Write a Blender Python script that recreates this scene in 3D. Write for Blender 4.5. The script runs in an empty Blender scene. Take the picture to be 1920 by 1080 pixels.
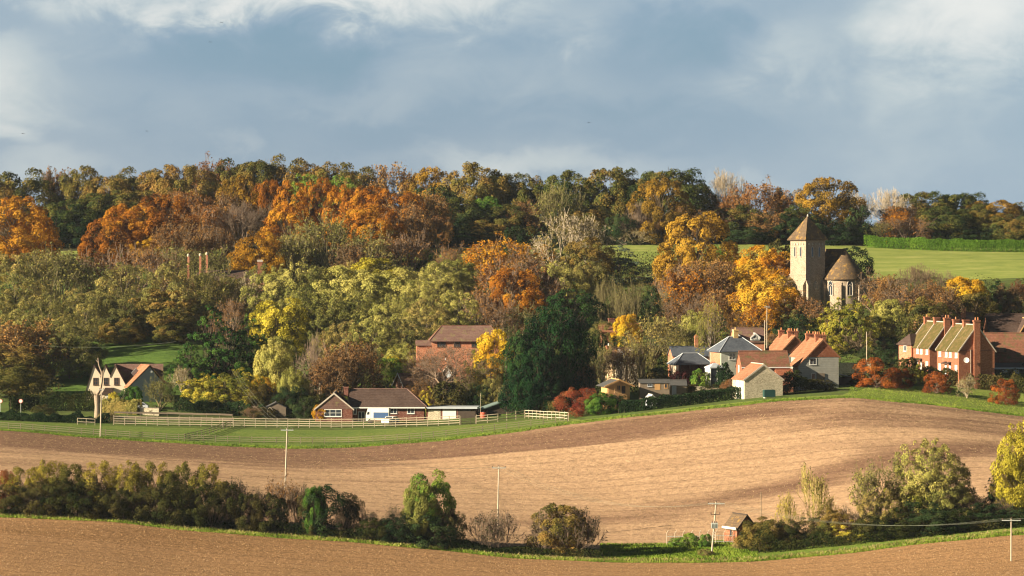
import bpy, math, random
import numpy as np
from mathutils import Vector, noise as mnoise
R = math.radians
sc = bpy.context.scene
COL = sc.collection
# ---------------------------------------------------------------- camera, world, sun, exposure
F = 6400.0          # focal length in pixels of a 1920 wide frame
HZ = 470.0          # image row of the eye level
cam = bpy.data.objects.new('camera', bpy.data.cameras.new('camera'))
COL.objects.link(cam); sc.camera = cam
cam.data.lens = 120.0; cam.data.sensor_width = 36.0
cam.rotation_euler = (R(90), 0, 0)
cam.data.shift_y = -(540 - HZ) / 1920.0
cam.data.clip_start = 1.0; cam.data.clip_end = 20000.0
SUN_E, SUN_F = R(19.0), R(22.5)     # elevation; how far the sun stands to the camera's side of due left
sdir = Vector((-math.cos(SUN_F) * math.cos(SUN_E), -math.sin(SUN_F) * math.cos(SUN_E), math.sin(SUN_E)))
sun = bpy.data.objects.new('sun', bpy.data.lights.new('sun', 'SUN'))
COL.objects.link(sun)
sun.data.energy = 5.0; sun.data.angle = R(0.6); sun.data.color = (1.0, 0.84, 0.60)
sun.rotation_euler = (-sdir).to_track_quat('-Z', 'Y').to_euler()
sc.view_settings.view_transform = 'Standard'; sc.view_settings.look = 'None'
sc.view_settings.exposure = 1.55; sc.view_settings.gamma = 1.0
sc.cycles.max_bounces = 4; sc.cycles.diffuse_bounces = 2; sc.cycles.transmission_bounces = 3
sc.cycles.transparent_max_bounces = 4; sc.cycles.glossy_bounces = 2; sc.cycles.volume_bounces = 0
sc.cycles.pixel_filter_type = 'BLACKMAN_HARRIS'; sc.cycles.filter_width = 1.15

w = bpy.data.worlds.new('World'); sc.world = w; w.use_nodes = True
nt = w.node_tree; nt.nodes.clear()
def wn(t, **k):
    n = nt.nodes.new(t)
    for a, b in k.items(): setattr(n, a, b)
    return n
def wl(a, b): nt.links.new(a, b)
def wmath(op, a, b=None, c=None):
    n = wn('ShaderNodeMath', operation=op)
    for i, v in enumerate((a, b, c)):
        if v is None: continue
        if isinstance(v, (int, float)): n.inputs[i].default_value = v
        else: wl(v, n.inputs[i])
    return n.outputs[0]
out = wn('ShaderNodeOutputWorld'); bg = wn('ShaderNodeBackground'); wl(bg.outputs[0], out.inputs[0])
sky = wn('ShaderNodeTexSky', sky_type='NISHITA'); sky.sun_disc = False
sky.sun_elevation = SUN_E; sky.sun_rotation = R(245); sky.air_density = 1.0; sky.dust_density = 1.0
tc = wn('ShaderNodeTexCoord')
mp = wn('ShaderNodeMapping'); mp.inputs['Scale'].default_value = (13, 13, 22); wl(tc.outputs['Generated'], mp.inputs[0])
mp.inputs['Rotation'].default_value = (0, R(-14), 0)
n1 = wn('ShaderNodeTexNoise'); n1.inputs['Scale'].default_value = 1.15; n1.inputs['Detail'].default_value = 5; n1.inputs['Roughness'].default_value = 0.5
n1.inputs['Distortion'].default_value = 0.35
wl(mp.outputs[0], n1.inputs['Vector'])
n2 = wn('ShaderNodeTexNoise'); n2.inputs['Scale'].default_value = 3.2; n2.inputs['Detail'].default_value = 9; n2.inputs['Roughness'].default_value = 0.62; n2.inputs['Distortion'].default_value = 0.5; wl(mp.outputs[0], n2.inputs['Vector'])
sx = wn('ShaderNodeSeparateXYZ'); wl(tc.outputs['Generated'], sx.inputs[0])
# cloud brightness: noise + banks standing in given directions (azimuth, elevation)
val = wmath('MULTIPLY_ADD', n1.outputs[0], 0.75, -0.04)
val = wmath('MULTIPLY_ADD', n2.outputs[0], 0.36, val); val = wmath('ADD', val, -0.085)
wx = wmath('MULTIPLY_ADD', n1.outputs[0], 0.10, sx.outputs['X']); wx = wmath('ADD', wx, -0.05)
wz = wmath('MULTIPLY_ADD', n2.outputs[0], 0.028, sx.outputs['Z']); wz = wmath('ADD', wz, -0.014)
def bank(px, py, rx, ry, amt):
    global val
    cx, cz = (px - 960) / F, (HZ - py) / F
    dx = wmath('MULTIPLY', wmath('SUBTRACT', wx, cx), F / rx)
    dz = wmath('MULTIPLY', wmath('SUBTRACT', wz, cz), F / ry)
    d = wmath('SQRT', wmath('ADD', wmath('MULTIPLY', dx, dx), wmath('MULTIPLY', dz, dz)))
    m = wn('ShaderNodeMapRange', interpolation_type='SMOOTHERSTEP')
    m.inputs['From Min'].default_value = 1.0; m.inputs['From Max'].default_value = 0.0
    wl(d, m.inputs[0])
    val = wmath('MULTIPLY_ADD', m.outputs[0], amt, val)
for b in [(560, -20, 620, 120, .42), (700, -60, 1000, 170, .22), (1850, 20, 330, 190, .50), (1460, 80, 190, 130, .16), (90, 150, 170, 160, .26), (40, 250, 90, 50, .25),
          (20, 325, 320, 80, .30), (400, 275, 60, 40, .2), (960, 305, 520, 70, .26), (1000, 60, 300, 70, .18), (80, 30, 260, 70, -.20), (480, 110, 430, 110, -.34), (1240, 90, 260, 120, -.26),
          (900, 230, 900, 110, -.16), (1700, 330, 500, 120, .04), (1500, 230, 500, 120, -.10), (1330, 350, 260, 50, .20), (700, 190, 300, 60, .12)]:
    bank(*b)
cr = wn('ShaderNodeValToRGB'); wl(val, cr.inputs[0])
e = cr.color_ramp.elements
e[0].position = 0.05; e[0].color = (0.175, 0.30, 0.43, 1)
e[1].position = 1.0; e[1].color = (0.82, 0.81, 0.79, 1)
for p, c in ((0.28, (0.235, 0.345, 0.475, 1)), (0.48, (0.32, 0.415, 0.52, 1)), (0.68, (0.49, 0.56, 0.61, 1))):
    x = e.new(p); x.color = c
hz = wn('ShaderNodeMapRange', interpolation_type='SMOOTHSTEP')     # clearer blue low on the right
wl(wmath('ADD', wmath('MULTIPLY', sx.outputs['X'], 0.5), wmath('MULTIPLY', sx.outputs['Z'], -1.3)), hz.inputs[0])
hz.inputs['From Min'].default_value = -0.06; hz.inputs['From Max'].default_value = 0.08; hz.inputs['To Max'].default_value = 0.45
mb = wn('ShaderNodeMix', data_type='RGBA'); wl(hz.outputs[0], mb.inputs[0]); wl(cr.outputs[0], mb.inputs[6]); mb.inputs[7].default_value = (0.30, 0.46, 0.62, 1)
sc10 = wn('ShaderNodeMix', data_type='RGBA', blend_type='MULTIPLY'); sc10.inputs[0].default_value = 1
wl(mb.outputs[2], sc10.inputs[6]); sc10.inputs[7].default_value = (4.3, 4.3, 4.3, 1); sc10.clamp_result = False
mx = wn('ShaderNodeMix', data_type='RGBA'); mx.inputs[0].default_value = 0.90
wl(sky.outputs[0], mx.inputs[6]); wl(sc10.outputs[2], mx.inputs[7]); 
ov = wn('ShaderNodeMapRange', interpolation_type='SMOOTHSTEP')     # unseen sky above the view dimmed to cut ambient light
ov.inputs['From Min'].default_value = 0.08; ov.inputs['From Max'].default_value = 0.42; ov.inputs['To Min'].default_value = 1.0; ov.inputs['To Max'].default_value = 0.17
wl(sx.outputs['Z'], ov.inputs[0])
om = wn('ShaderNodeVectorMath', operation='SCALE'); wl(mx.outputs[2], om.inputs[0]); wl(ov.outputs[0], om.inputs['Scale']); wl(om.outputs[0], bg.inputs[0])
bg.inputs[1].default_value = 0.080

# ---------------------------------------------------------------- ground heights
UK = [0,200,330,480,640,800,960,1130,1280,1440,1600,1760,1920]
TB = {470:[1080,1090,1100,1110,1115,1120,1122,1125,1125,1125,1120,1110,1105],
 505:[1015,1035,1050,1060,1072,1082,1088,1090,1090,1090,1080,1070,1060],
 530:[966,972,985,998,1010,1024,1042,1051,1052,1048,1032,1012,998],
 545:[945,955,968,980,992,1005,1020,1030,1030,1025,1005,985,970],
 560:[925,935,945,958,970,985,1000,1010,1008,1000,975,955,935],
 600:[860,873,885,895,905,910,912,908,895,880,858,845,850],
 640:[805,822,832,840,841,828,806,783,765,748,739,757,780],
 668:[788,797,799,800,800,795,787,768,755,738,728,742,765],
 690:[768,765,772,782,788,786,775,755,745,726,716,722,740],
 720:[738,738,742,755,765,752,738,722,712,703,695,695,700],
 760:[690,680,668,690,690,672,662,655,648,640,628,620,620],
 800:[640,632,630,630,622,615,610,602,597,590,580,572,562],
 850:[570,562,560,560,558,550,540,532,530,528,527,524,515],
 900:[500,492,490,495,500,495,490,490,491,490,490,488,485],
 950:[474,469,468,470,470,466,462,459,458,458,461,464,466],
 1000:[450,440,435,430,430,438,445,447,449,449,450,452,454],
 1100:[455]*13, 1500:[482]*13}
GD = np.arange(430, 1501, 5.0); GU = np.arange(-400, 2401, 10.0)
_rows = sorted(TB)
_Z = []
for D in _rows:
    zz = -(np.interp(GU, UK, TB[D]) - HZ) / F * D
    _Z.append(zz)
_rows = [430] + _rows; _Z = [np.full(len(GU), -46.0)] + _Z
_Z = np.array(_Z); G = np.zeros((len(GD), len(GU)))
for j in range(len(GU)): G[:, j] = np.interp(GD, _rows, _Z[:, j])
def blur(A, ax, n):
    for _ in range(n):
        P = np.concatenate([A.take([0], ax), A, A.take([-1], ax)], ax)
        if ax == 0: A = (P[:-2] + 2 * P[1:-1] + P[2:]) / 4
        else: A = (P[:, :-2] + 2 * P[:, 1:-1] + P[:, 2:]) / 4
    return A
G = blur(blur(G, 1, 14), 0, 3)
def gzu(u, D):
    """ground height at azimuth column u and distance D (arrays allowed)"""
    u = np.clip(u, GU[0], GU[-1] - 1e-3); d = np.clip(D, 430, 1500 - 1e-3)
    a = (u - GU[0]) / 10; b = (d - 430) / 5
    i = np.floor(a).astype(int); j = np.floor(b).astype(int); fa = a - i; fb = b - j
    return (G[j, i] * (1 - fa) + G[j, i + 1] * fa) * (1 - fb) + (G[j + 1, i] * (1 - fa) + G[j + 1, i + 1] * fa) * fb
def gz(x, y): return float(gzu(np.array(960 + F * x / y), np.array(float(y))))
def X(px, D): return (px - 960) / F * D
def Z(py, D): return -(py - HZ) / F * D
def GP(px, D, dz=0.0):
    x = X(px, D); return Vector((x, D, gz(x, D) + dz))

# ---------------------------------------------------------------- materials
def M(name, rough=0.9):
    m = bpy.data.materials.new(name); m.use_nodes = True
    b = m.node_tree.nodes['Principled BSDF']; b.inputs['Roughness'].default_value = rough
    b.inputs['Specular IOR Level'].default_value = 0.25
    return m, m.node_tree, b
def ramp(t, fac, stops):
    r = t.nodes.new('ShaderNodeValToRGB'); t.links.new(fac, r.inputs[0]); el = r.color_ramp.elements
    el[0].position = stops[0][0]; el[0].color = (*stops[0][1], 1); el[1].position = stops[-1][0]; el[1].color = (*stops[-1][1], 1)
    for p, c in stops[1:-1]:
        q = el.new(p); q.color = (*c, 1)
    return r.outputs[0]
def noise(t, scale, detail=4, rough=0.55, vec=None, dist=0.0, sc3=None):
    n = t.nodes.new('ShaderNodeTexNoise'); n.inputs['Scale'].default_value = scale; n.inputs['Detail'].default_value = detail
    n.inputs['Roughness'].default_value = rough; n.inputs['Distortion'].default_value = dist
    if vec is not None:
        if sc3:
            q = t.nodes.new('ShaderNodeMapping'); q.inputs['Scale'].default_value = sc3; t.links.new(vec, q.inputs[0]); vec = q.outputs[0]
        t.links.new(vec, n.inputs['Vector'])
    return n.outputs[0]
def tmath(t, op, a, b=None, c=None):
    n = t.nodes.new('ShaderNodeMath'); n.operation = op
    for i, v in enumerate((a, b, c)):
        if v is None: continue
        if isinstance(v, (int, float)): n.inputs[i].default_value = v
        else: t.links.new(v, n.inputs[i])
    return n.outputs[0]
def tmix(t, f, a, b, mode='MIX'):
    n = t.nodes.new('ShaderNodeMix'); n.data_type = 'RGBA'; n.blend_type = mode
    for i, v in ((0, f), (6, a), (7, b)):
        if isinstance(v, (int, float)): n.inputs[i].default_value = v
        elif isinstance(v, tuple): n.inputs[i].default_value = (*v, 1)
        else: t.links.new(v, n.inputs[i])
    return n.outputs[2]
def bump(t, b, h, dist, strength=1.0):
    n = t.nodes.new('ShaderNodeBump'); n.inputs['Strength'].default_value = strength; n.inputs['Distance'].default_value = dist
    t.links.new(h, n.inputs['Height']); t.links.new(n.outputs[0], b.inputs['Normal'])
def geo(t): return t.nodes.new('ShaderNodeNewGeometry').outputs['Position']
def objc(t): return t.nodes.new('ShaderNodeTexCoord').outputs['Object']
def simple(name, c, var=0.15, scale=1.5, rough=0.85, world=False, bm=0.0):
    m, t, b = M(name, rough); v = objc(t)
    n = noise(t, scale, 5, 0.6, v)
    lo = tuple(x * (1 - var) for x in c); hi = tuple(min(1, x * (1 + var)) for x in c)
    t.links.new(ramp(t, n, [(0.3, lo), (0.7, hi)]), b.inputs['Base Color'])
    if bm: bump(t, b, noise(t, scale * 6, 3, 0.6, v), bm)
    return m
def soil(name, dry, damp_and_shade, clod, band_amt, seed):
    m, t, b = M(name, 1.0); p = geo(t)
    b.inputs['Specular IOR Level'].default_value = 0.05
    sx = t.nodes.new('ShaderNodeSeparateXYZ'); t.links.new(p, sx.inputs[0])
    # moist soil along the contours, plus cloud shade painted at the top edge
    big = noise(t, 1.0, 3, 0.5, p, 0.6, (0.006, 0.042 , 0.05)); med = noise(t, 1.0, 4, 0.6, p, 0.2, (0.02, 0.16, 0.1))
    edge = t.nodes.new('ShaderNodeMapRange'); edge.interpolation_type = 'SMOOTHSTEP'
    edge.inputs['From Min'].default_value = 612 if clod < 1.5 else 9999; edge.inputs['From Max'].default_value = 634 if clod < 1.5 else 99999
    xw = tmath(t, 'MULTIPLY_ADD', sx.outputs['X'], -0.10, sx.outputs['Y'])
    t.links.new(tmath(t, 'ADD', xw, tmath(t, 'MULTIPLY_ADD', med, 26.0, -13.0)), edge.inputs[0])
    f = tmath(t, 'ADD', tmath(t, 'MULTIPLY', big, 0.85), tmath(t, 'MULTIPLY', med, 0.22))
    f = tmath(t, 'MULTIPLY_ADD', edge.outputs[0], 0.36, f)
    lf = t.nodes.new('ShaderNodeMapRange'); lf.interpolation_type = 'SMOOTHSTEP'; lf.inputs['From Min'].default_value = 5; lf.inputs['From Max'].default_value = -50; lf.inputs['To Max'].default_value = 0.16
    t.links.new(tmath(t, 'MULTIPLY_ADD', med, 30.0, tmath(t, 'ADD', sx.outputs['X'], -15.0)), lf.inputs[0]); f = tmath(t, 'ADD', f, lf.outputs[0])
    if clod < 1.5:      # soft cloud-shadow bands painted into the soil colour across the slope
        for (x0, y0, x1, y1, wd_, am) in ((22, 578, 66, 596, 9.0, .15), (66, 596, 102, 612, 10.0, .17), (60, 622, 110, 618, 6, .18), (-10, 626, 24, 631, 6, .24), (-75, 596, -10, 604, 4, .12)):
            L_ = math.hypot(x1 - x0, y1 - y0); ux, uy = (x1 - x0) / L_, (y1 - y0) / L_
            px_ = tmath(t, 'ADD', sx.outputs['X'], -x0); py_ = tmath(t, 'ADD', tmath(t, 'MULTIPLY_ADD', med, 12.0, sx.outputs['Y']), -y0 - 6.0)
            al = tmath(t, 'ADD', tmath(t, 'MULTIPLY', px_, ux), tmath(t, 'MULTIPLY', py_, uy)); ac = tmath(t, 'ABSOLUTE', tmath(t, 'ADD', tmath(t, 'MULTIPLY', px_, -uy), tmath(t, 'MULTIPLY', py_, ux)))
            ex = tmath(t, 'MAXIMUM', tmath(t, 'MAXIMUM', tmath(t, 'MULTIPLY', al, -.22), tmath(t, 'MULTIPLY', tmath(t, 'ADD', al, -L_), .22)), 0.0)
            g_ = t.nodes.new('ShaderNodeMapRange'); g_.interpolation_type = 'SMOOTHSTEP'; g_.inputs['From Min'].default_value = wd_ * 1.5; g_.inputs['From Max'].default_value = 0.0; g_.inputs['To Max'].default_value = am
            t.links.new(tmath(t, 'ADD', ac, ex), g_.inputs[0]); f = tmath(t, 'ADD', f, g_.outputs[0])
    drift_and_shade = t.nodes.new('ShaderNodeMapRange'); drift_and_shade.interpolation_type = 'SMOOTHSTEP'
    drift_and_shade.inputs['From Min'].default_value = 0.62; drift_and_shade.inputs['From Max'].default_value = 0.92; t.links.new(f, drift_and_shade.inputs[0])
    drift_and_shade.inputs['To Max'].default_value = band_amt
    fine = noise(t, clod, 6, 0.72, p); fine2 = noise(t, clod * 0.28, 4, 0.6, p)
    c = ramp(t, fine, [(0.30, tuple(x * (0.42 if clod > 1.5 else .6) for x in dry)), (0.45, tuple(x * (.82 if clod > 1.5 else .92) for x in dry)), (0.56, tuple(x * 1.1 for x in dry)), (0.72, (dry[0] * 1.35, dry[1] * 1.4, dry[2] * 1.45))])
    c = tmix(t, drift_and_shade.outputs[0], c, tmix(t, 1.0, c, damp_and_shade, 'MULTIPLY'))
    c = tmix(t, 0.3, c, ramp(t, fine2, [(0.35, (0.72, 0.70, 0.68)), (0.65, (1.12, 1.12, 1.12))]), 'MULTIPLY')
    # drill rows
    wv = t.nodes.new('ShaderNodeTexWave'); wv.bands_direction = 'Y'; wv.inputs['Scale'].default_value = 0.07; wv.inputs['Distortion'].default_value = 2.0
    wv.inputs['Detail'].default_value = 3; wv.inputs['Detail Scale'].default_value = 0.6; t.links.new(p, wv.inputs['Vector'])
    c = tmix(t, 0.36, c, ramp(t, wv.outputs[1], [(0.0, (0.55, 0.53, 0.52)), (0.18, (1, 1, 1)), (1, (1.06, 1.05, 1.03))]), 'MULTIPLY')
    t.links.new(c, b.inputs['Base Color'])
    bump(t, b, tmath(t, 'ADD', fine, tmath(t, 'MULTIPLY', fine2, 1.6)), 0.16, 0.8)
    return m
def grassm(name, a, b_, c_, scale=0.5, world_big=0.03):
    m, t, b = M(name, 1.0); p = geo(t); b.inputs['Specular IOR Level'].default_value = 0.1
    f = tmath(t, 'ADD', tmath(t, 'MULTIPLY', noise(t, scale, 6, 0.7, p), 0.6), tmath(t, 'MULTIPLY', noise(t, 1.0, 4, 0.6, p, 0.5, (world_big, world_big * 3.5, world_big)), 0.5))
    t.links.new(ramp(t, f, [(0.38, a), (0.55, b_), (0.72, c_)]), b.inputs['Base Color'])
    bump(t, b, noise(t, scale * 2.5, 4, 0.7, p), 0.35, 0.7)
    return m
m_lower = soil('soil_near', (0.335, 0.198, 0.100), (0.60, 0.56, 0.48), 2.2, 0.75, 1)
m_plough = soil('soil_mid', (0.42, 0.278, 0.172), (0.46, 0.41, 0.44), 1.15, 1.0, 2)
m_verge = grassm('verge_grass', (0.08, 0.13, 0.02), (0.15, 0.22, 0.032), (0.25, 0.26, 0.07), 1.5)
m_paddock = grassm('paddock_grass', (0.075, 0.135, 0.028), (0.13, 0.185, 0.038), (0.21, 0.23, 0.065), 1.2)
m_lawn = grassm('rough_lawn', (0.12, 0.20, 0.03), (0.20, 0.25, 0.05), (0.28, 0.28, 0.10), 0.9)
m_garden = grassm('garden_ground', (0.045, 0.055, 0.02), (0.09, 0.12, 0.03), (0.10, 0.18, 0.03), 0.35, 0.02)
m_meadow = grassm('meadow_grass', (0.14, 0.19, 0.04), (0.215, 0.26, 0.06), (0.31, 0.325, 0.10), 0.12, 0.03)
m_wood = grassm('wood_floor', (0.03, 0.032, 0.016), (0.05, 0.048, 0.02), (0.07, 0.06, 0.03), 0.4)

def setp(o, label=None, cat=None, group=None, kind=None):
    if label: o['label'] = label
    if cat: o['category'] = cat
    if group: o['group'] = group
    if kind: o['kind'] = kind
    return o
def link(name, me, parent=None, loc=None):
    o = bpy.data.objects.new(name, me); COL.objects.link(o)
    if parent is not None: o.parent = parent
    if loc is not None: o.location = loc
    return o
def empty(name, loc, rz=0.0, label=None, cat=None, group=None):
    o = bpy.data.objects.new(name, None); COL.objects.link(o); o.location = loc; o.rotation_euler = (0, 0, rz); o.empty_display_size = 0.5
    return setp(o, label, cat, group)
def npmesh(name, V, Fq, mats, mi=None, smooth=False, attr=None):
    """mesh from numpy verts (n,3) and quads (m,4)"""
    me = bpy.data.meshes.new(name); nv, nf = len(V), len(Fq)
    me.vertices.add(nv); me.vertices.foreach_set('co', np.ascontiguousarray(V, dtype=np.float32).ravel())
    k = Fq.shape[1]
    me.loops.add(nf * k); me.loops.foreach_set('vertex_index', np.ascontiguousarray(Fq, dtype=np.int32).ravel())
    me.polygons.add(nf); me.polygons.foreach_set('loop_start', np.arange(0, nf * k, k, dtype=np.int32))
    if mi is not None: me.polygons.foreach_set('material_index', np.ascontiguousarray(mi, dtype=np.int32))
    if smooth: me.polygons.foreach_set('use_smooth', np.ones(nf, dtype=bool))
    for m in mats: me.materials.append(m)
    me.update(calc_edges=True)
    if attr is not None:
        a = me.attributes.new('v', 'FLOAT', 'FACE'); a.data.foreach_set('value', np.ascontiguousarray(attr, dtype=np.float32))
    return me

# ---------------------------------------------------------------- the ground, in strips that share their edges
def wob(u, a, s, k=0.0): return a * (np.sin(u / s + k) + 0.6 * np.sin(u / (s * 0.37) + 2 * k + 1))
US = np.concatenate([np.arange(-6000, -300, 300.0), np.arange(-300, 2220, 5.0), np.arange(2220, 8000, 300.0)])
e_low = 528.3 + wob(US, 0.5, 90) + np.interp(US, [1100, 1300, 1500], [0, -1.5, 0])
e_pl0 = 537 + wob(US, 0.6, 70, 1) + np.interp(US, [1120, 1180, 1250, 1330, 1430, 1600, 1800], [0, 4, 13, 17, 17, 8, 3])
e_pl1 = 640 + wob(US, 0.5, 60, 2)
e_pad = np.interp(US, [-400, 1040, 1090, 1180, 1580, 1640, 1800, 2300], [668, 662, 644.5, 644, 645, 680, 690, 690])
e_gard = np.interp(US, [-500, 1100, 1200, 1500, 2400], [900, 880, 862, 850, 838])
e_mead = 952 + wob(US, 2, 130, 3)
def strip(name, ea, eb, n, mat, umax=None, umin=None):
    t = np.linspace(0, 1, n + 1)[:, None]
    sel = np.ones(len(US), bool)
    if umax is not None: sel &= US <= umax
    if umin is not None: sel &= US >= umin
    u = US[sel]; ea = ea[sel] if hasattr(ea, '__len__') else np.full(len(u), float(ea)); eb = eb[sel] if hasattr(eb, '__len__') else np.full(len(u), float(eb))
    D = ea[None] * (1 - t) + eb[None] * t; U = np.repeat(u[None], n + 1, 0)
    x = (U - 960) / F * D; z = gzu(U, D)
    V = np.stack([x, D, z], -1).reshape(-1, 3); w_ = len(u)
    i = np.arange(n)[:, None] * w_ + np.arange(w_ - 1)[None]
    Fq = np.stack([i, i + 1, i + 1 + w_, i + w_], -1).reshape(-1, 4)
    o = link(name, npmesh(name, V, Fq, [mat], smooth=True)); setp(o, kind='structure'); return o
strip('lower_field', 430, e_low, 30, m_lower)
strip('grass_verge', e_low, e_pl0, 6, m_verge)
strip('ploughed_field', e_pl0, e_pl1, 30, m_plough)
e_edge = e_pl1 + np.interp(US, [-400, 1040, 1090, 2300], [3.5, 3.0, 1.0, 1.0])
strip('field_margin', e_pl1, e_edge, 3, m_lawn)
strip('paddock_ground', e_edge, e_pad, 12, m_paddock, umax=1070)
strip('rough_grass', e_edge, e_pad, 12, m_lawn, umin=1070)
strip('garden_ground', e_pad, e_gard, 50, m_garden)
strip('meadow', e_gard, e_mead, 24, m_meadow)
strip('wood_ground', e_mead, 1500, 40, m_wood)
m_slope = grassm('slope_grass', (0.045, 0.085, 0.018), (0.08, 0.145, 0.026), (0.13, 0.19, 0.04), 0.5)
def patch(name, u0, u1, d0, d1, mat):
    u = np.linspace(u0, u1, 40); D = np.linspace(d0, d1, 24)[:, None]; D = D + 4 * np.sin(u / 31.0)[None]; U = np.repeat(u[None], 24, 0); x = (U - 960) / F * D; V = np.stack([x, D, gzu(U, D) + .05], -1).reshape(-1, 3)
    i = np.arange(23)[:, None] * 40 + np.arange(39)[None]; setp(link(name, npmesh(name, V, np.stack([i, i + 1, i + 41, i + 40], -1).reshape(-1, 4), [mat], smooth=True)), kind='structure')
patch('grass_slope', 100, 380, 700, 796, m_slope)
# the near hillside that carries the camera, and the far country behind the ridge
def sheet(name, xs, ys, zf, mat):
    Xg, Yg = np.meshgrid(xs, ys); V = np.stack([Xg, Yg, zf(Xg, Yg)], -1).reshape(-1, 3); w_ = len(xs)
    i = np.arange(len(ys) - 1)[:, None] * w_ + np.arange(w_ - 1)[None]
    o = link(name, npmesh(name, V, np.stack([i, i + 1, i + 1 + w_, i + w_], -1).reshape(-1, 4), [mat], smooth=True)); setp(o, kind='structure')
sheet('near_hillside', np.linspace(-470, 470, 60), np.concatenate([np.linspace(-120, 0, 8), np.linspace(10, 430, 42)]),
      lambda x, y: np.interp(y, [-120, 0, 20, 100, 300, 430], [2, -1.7, -4.8, -15.5, -38, -46.0]), m_lower)
sheet('far_country', np.linspace(-4000, 4000, 40), np.linspace(1499, 8000, 20), lambda x, y: np.full(x.shape, -2.9) - (y - 1499) * 0.003, m_meadow)
# ---------------------------------------------------------------- foliage materials: leaf hue varies over the crown, from tree to tree and from leaf to leaf
def leafmat(name, stops, world=0.16, trans=0.2):
    m = bpy.data.materials.new(name); m.use_nodes = True; t = m.node_tree; t.nodes.clear()
    o = t.nodes.new('ShaderNodeOutputMaterial'); v = geo(t)
    n = noise(t, world, 3, 0.6, v)
    oi = t.nodes.new('ShaderNodeObjectInfo'); at = t.nodes.new('ShaderNodeAttribute'); at.attribute_name = 'v'
    f = tmath(t, 'MULTIPLY_ADD', n, 1.5, -0.45)
    f = tmath(t, 'MULTIPLY_ADD', at.outputs['Fac'], 0.42, f)
    f = tmath(t, 'MULTIPLY_ADD', oi.outputs['Random'], 0.50, f); f = tmath(t, 'ADD', f, -0.26)
    k = len(stops); c = ramp(t, f, [(0.12 + 0.76 * i / (k - 1), s) for i, s in enumerate(stops)])
    d = t.nodes.new('ShaderNodeBsdfDiffuse'); tr = t.nodes.new('ShaderNodeBsdfTranslucent'); mx_ = t.nodes.new('ShaderNodeMixShader')
    t.links.new(c, d.inputs[0]); t.links.new(tmix(t, 1.0, c, (1.15, 1.1, 0.6), 'MULTIPLY'), tr.inputs[0]); mx_.inputs[0].default_value = trans
    t.links.new(d.outputs[0], mx_.inputs[1]); t.links.new(tr.outputs[0], mx_.inputs[2]); t.links.new(mx_.outputs[0], o.inputs[0])
    return m
def barkmat(name, c):
    m = simple(name, c, 0.3, 3.0, 0.95); return m
tw_brown = barkmat('twig_brown', (0.16, 0.115, 0.07)); tw_olive = barkmat('twig_olive', (0.17, 0.145, 0.07)); tw_pale = barkmat('twig_pale', (0.42, 0.35, 0.25))
tw_mauve = barkmat('twig_mauve', (0.20, 0.145, 0.105)); tw_dark = barkmat('twig_dark', (0.07, 0.05, 0.035)); tw_yel = barkmat('twig_yellow', (0.36, 0.29, 0.09)); tw_birch = barkmat('bark_birch', (0.6, 0.52, 0.45))
bark = barkmat('bark', (0.10, 0.08, 0.06))
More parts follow.
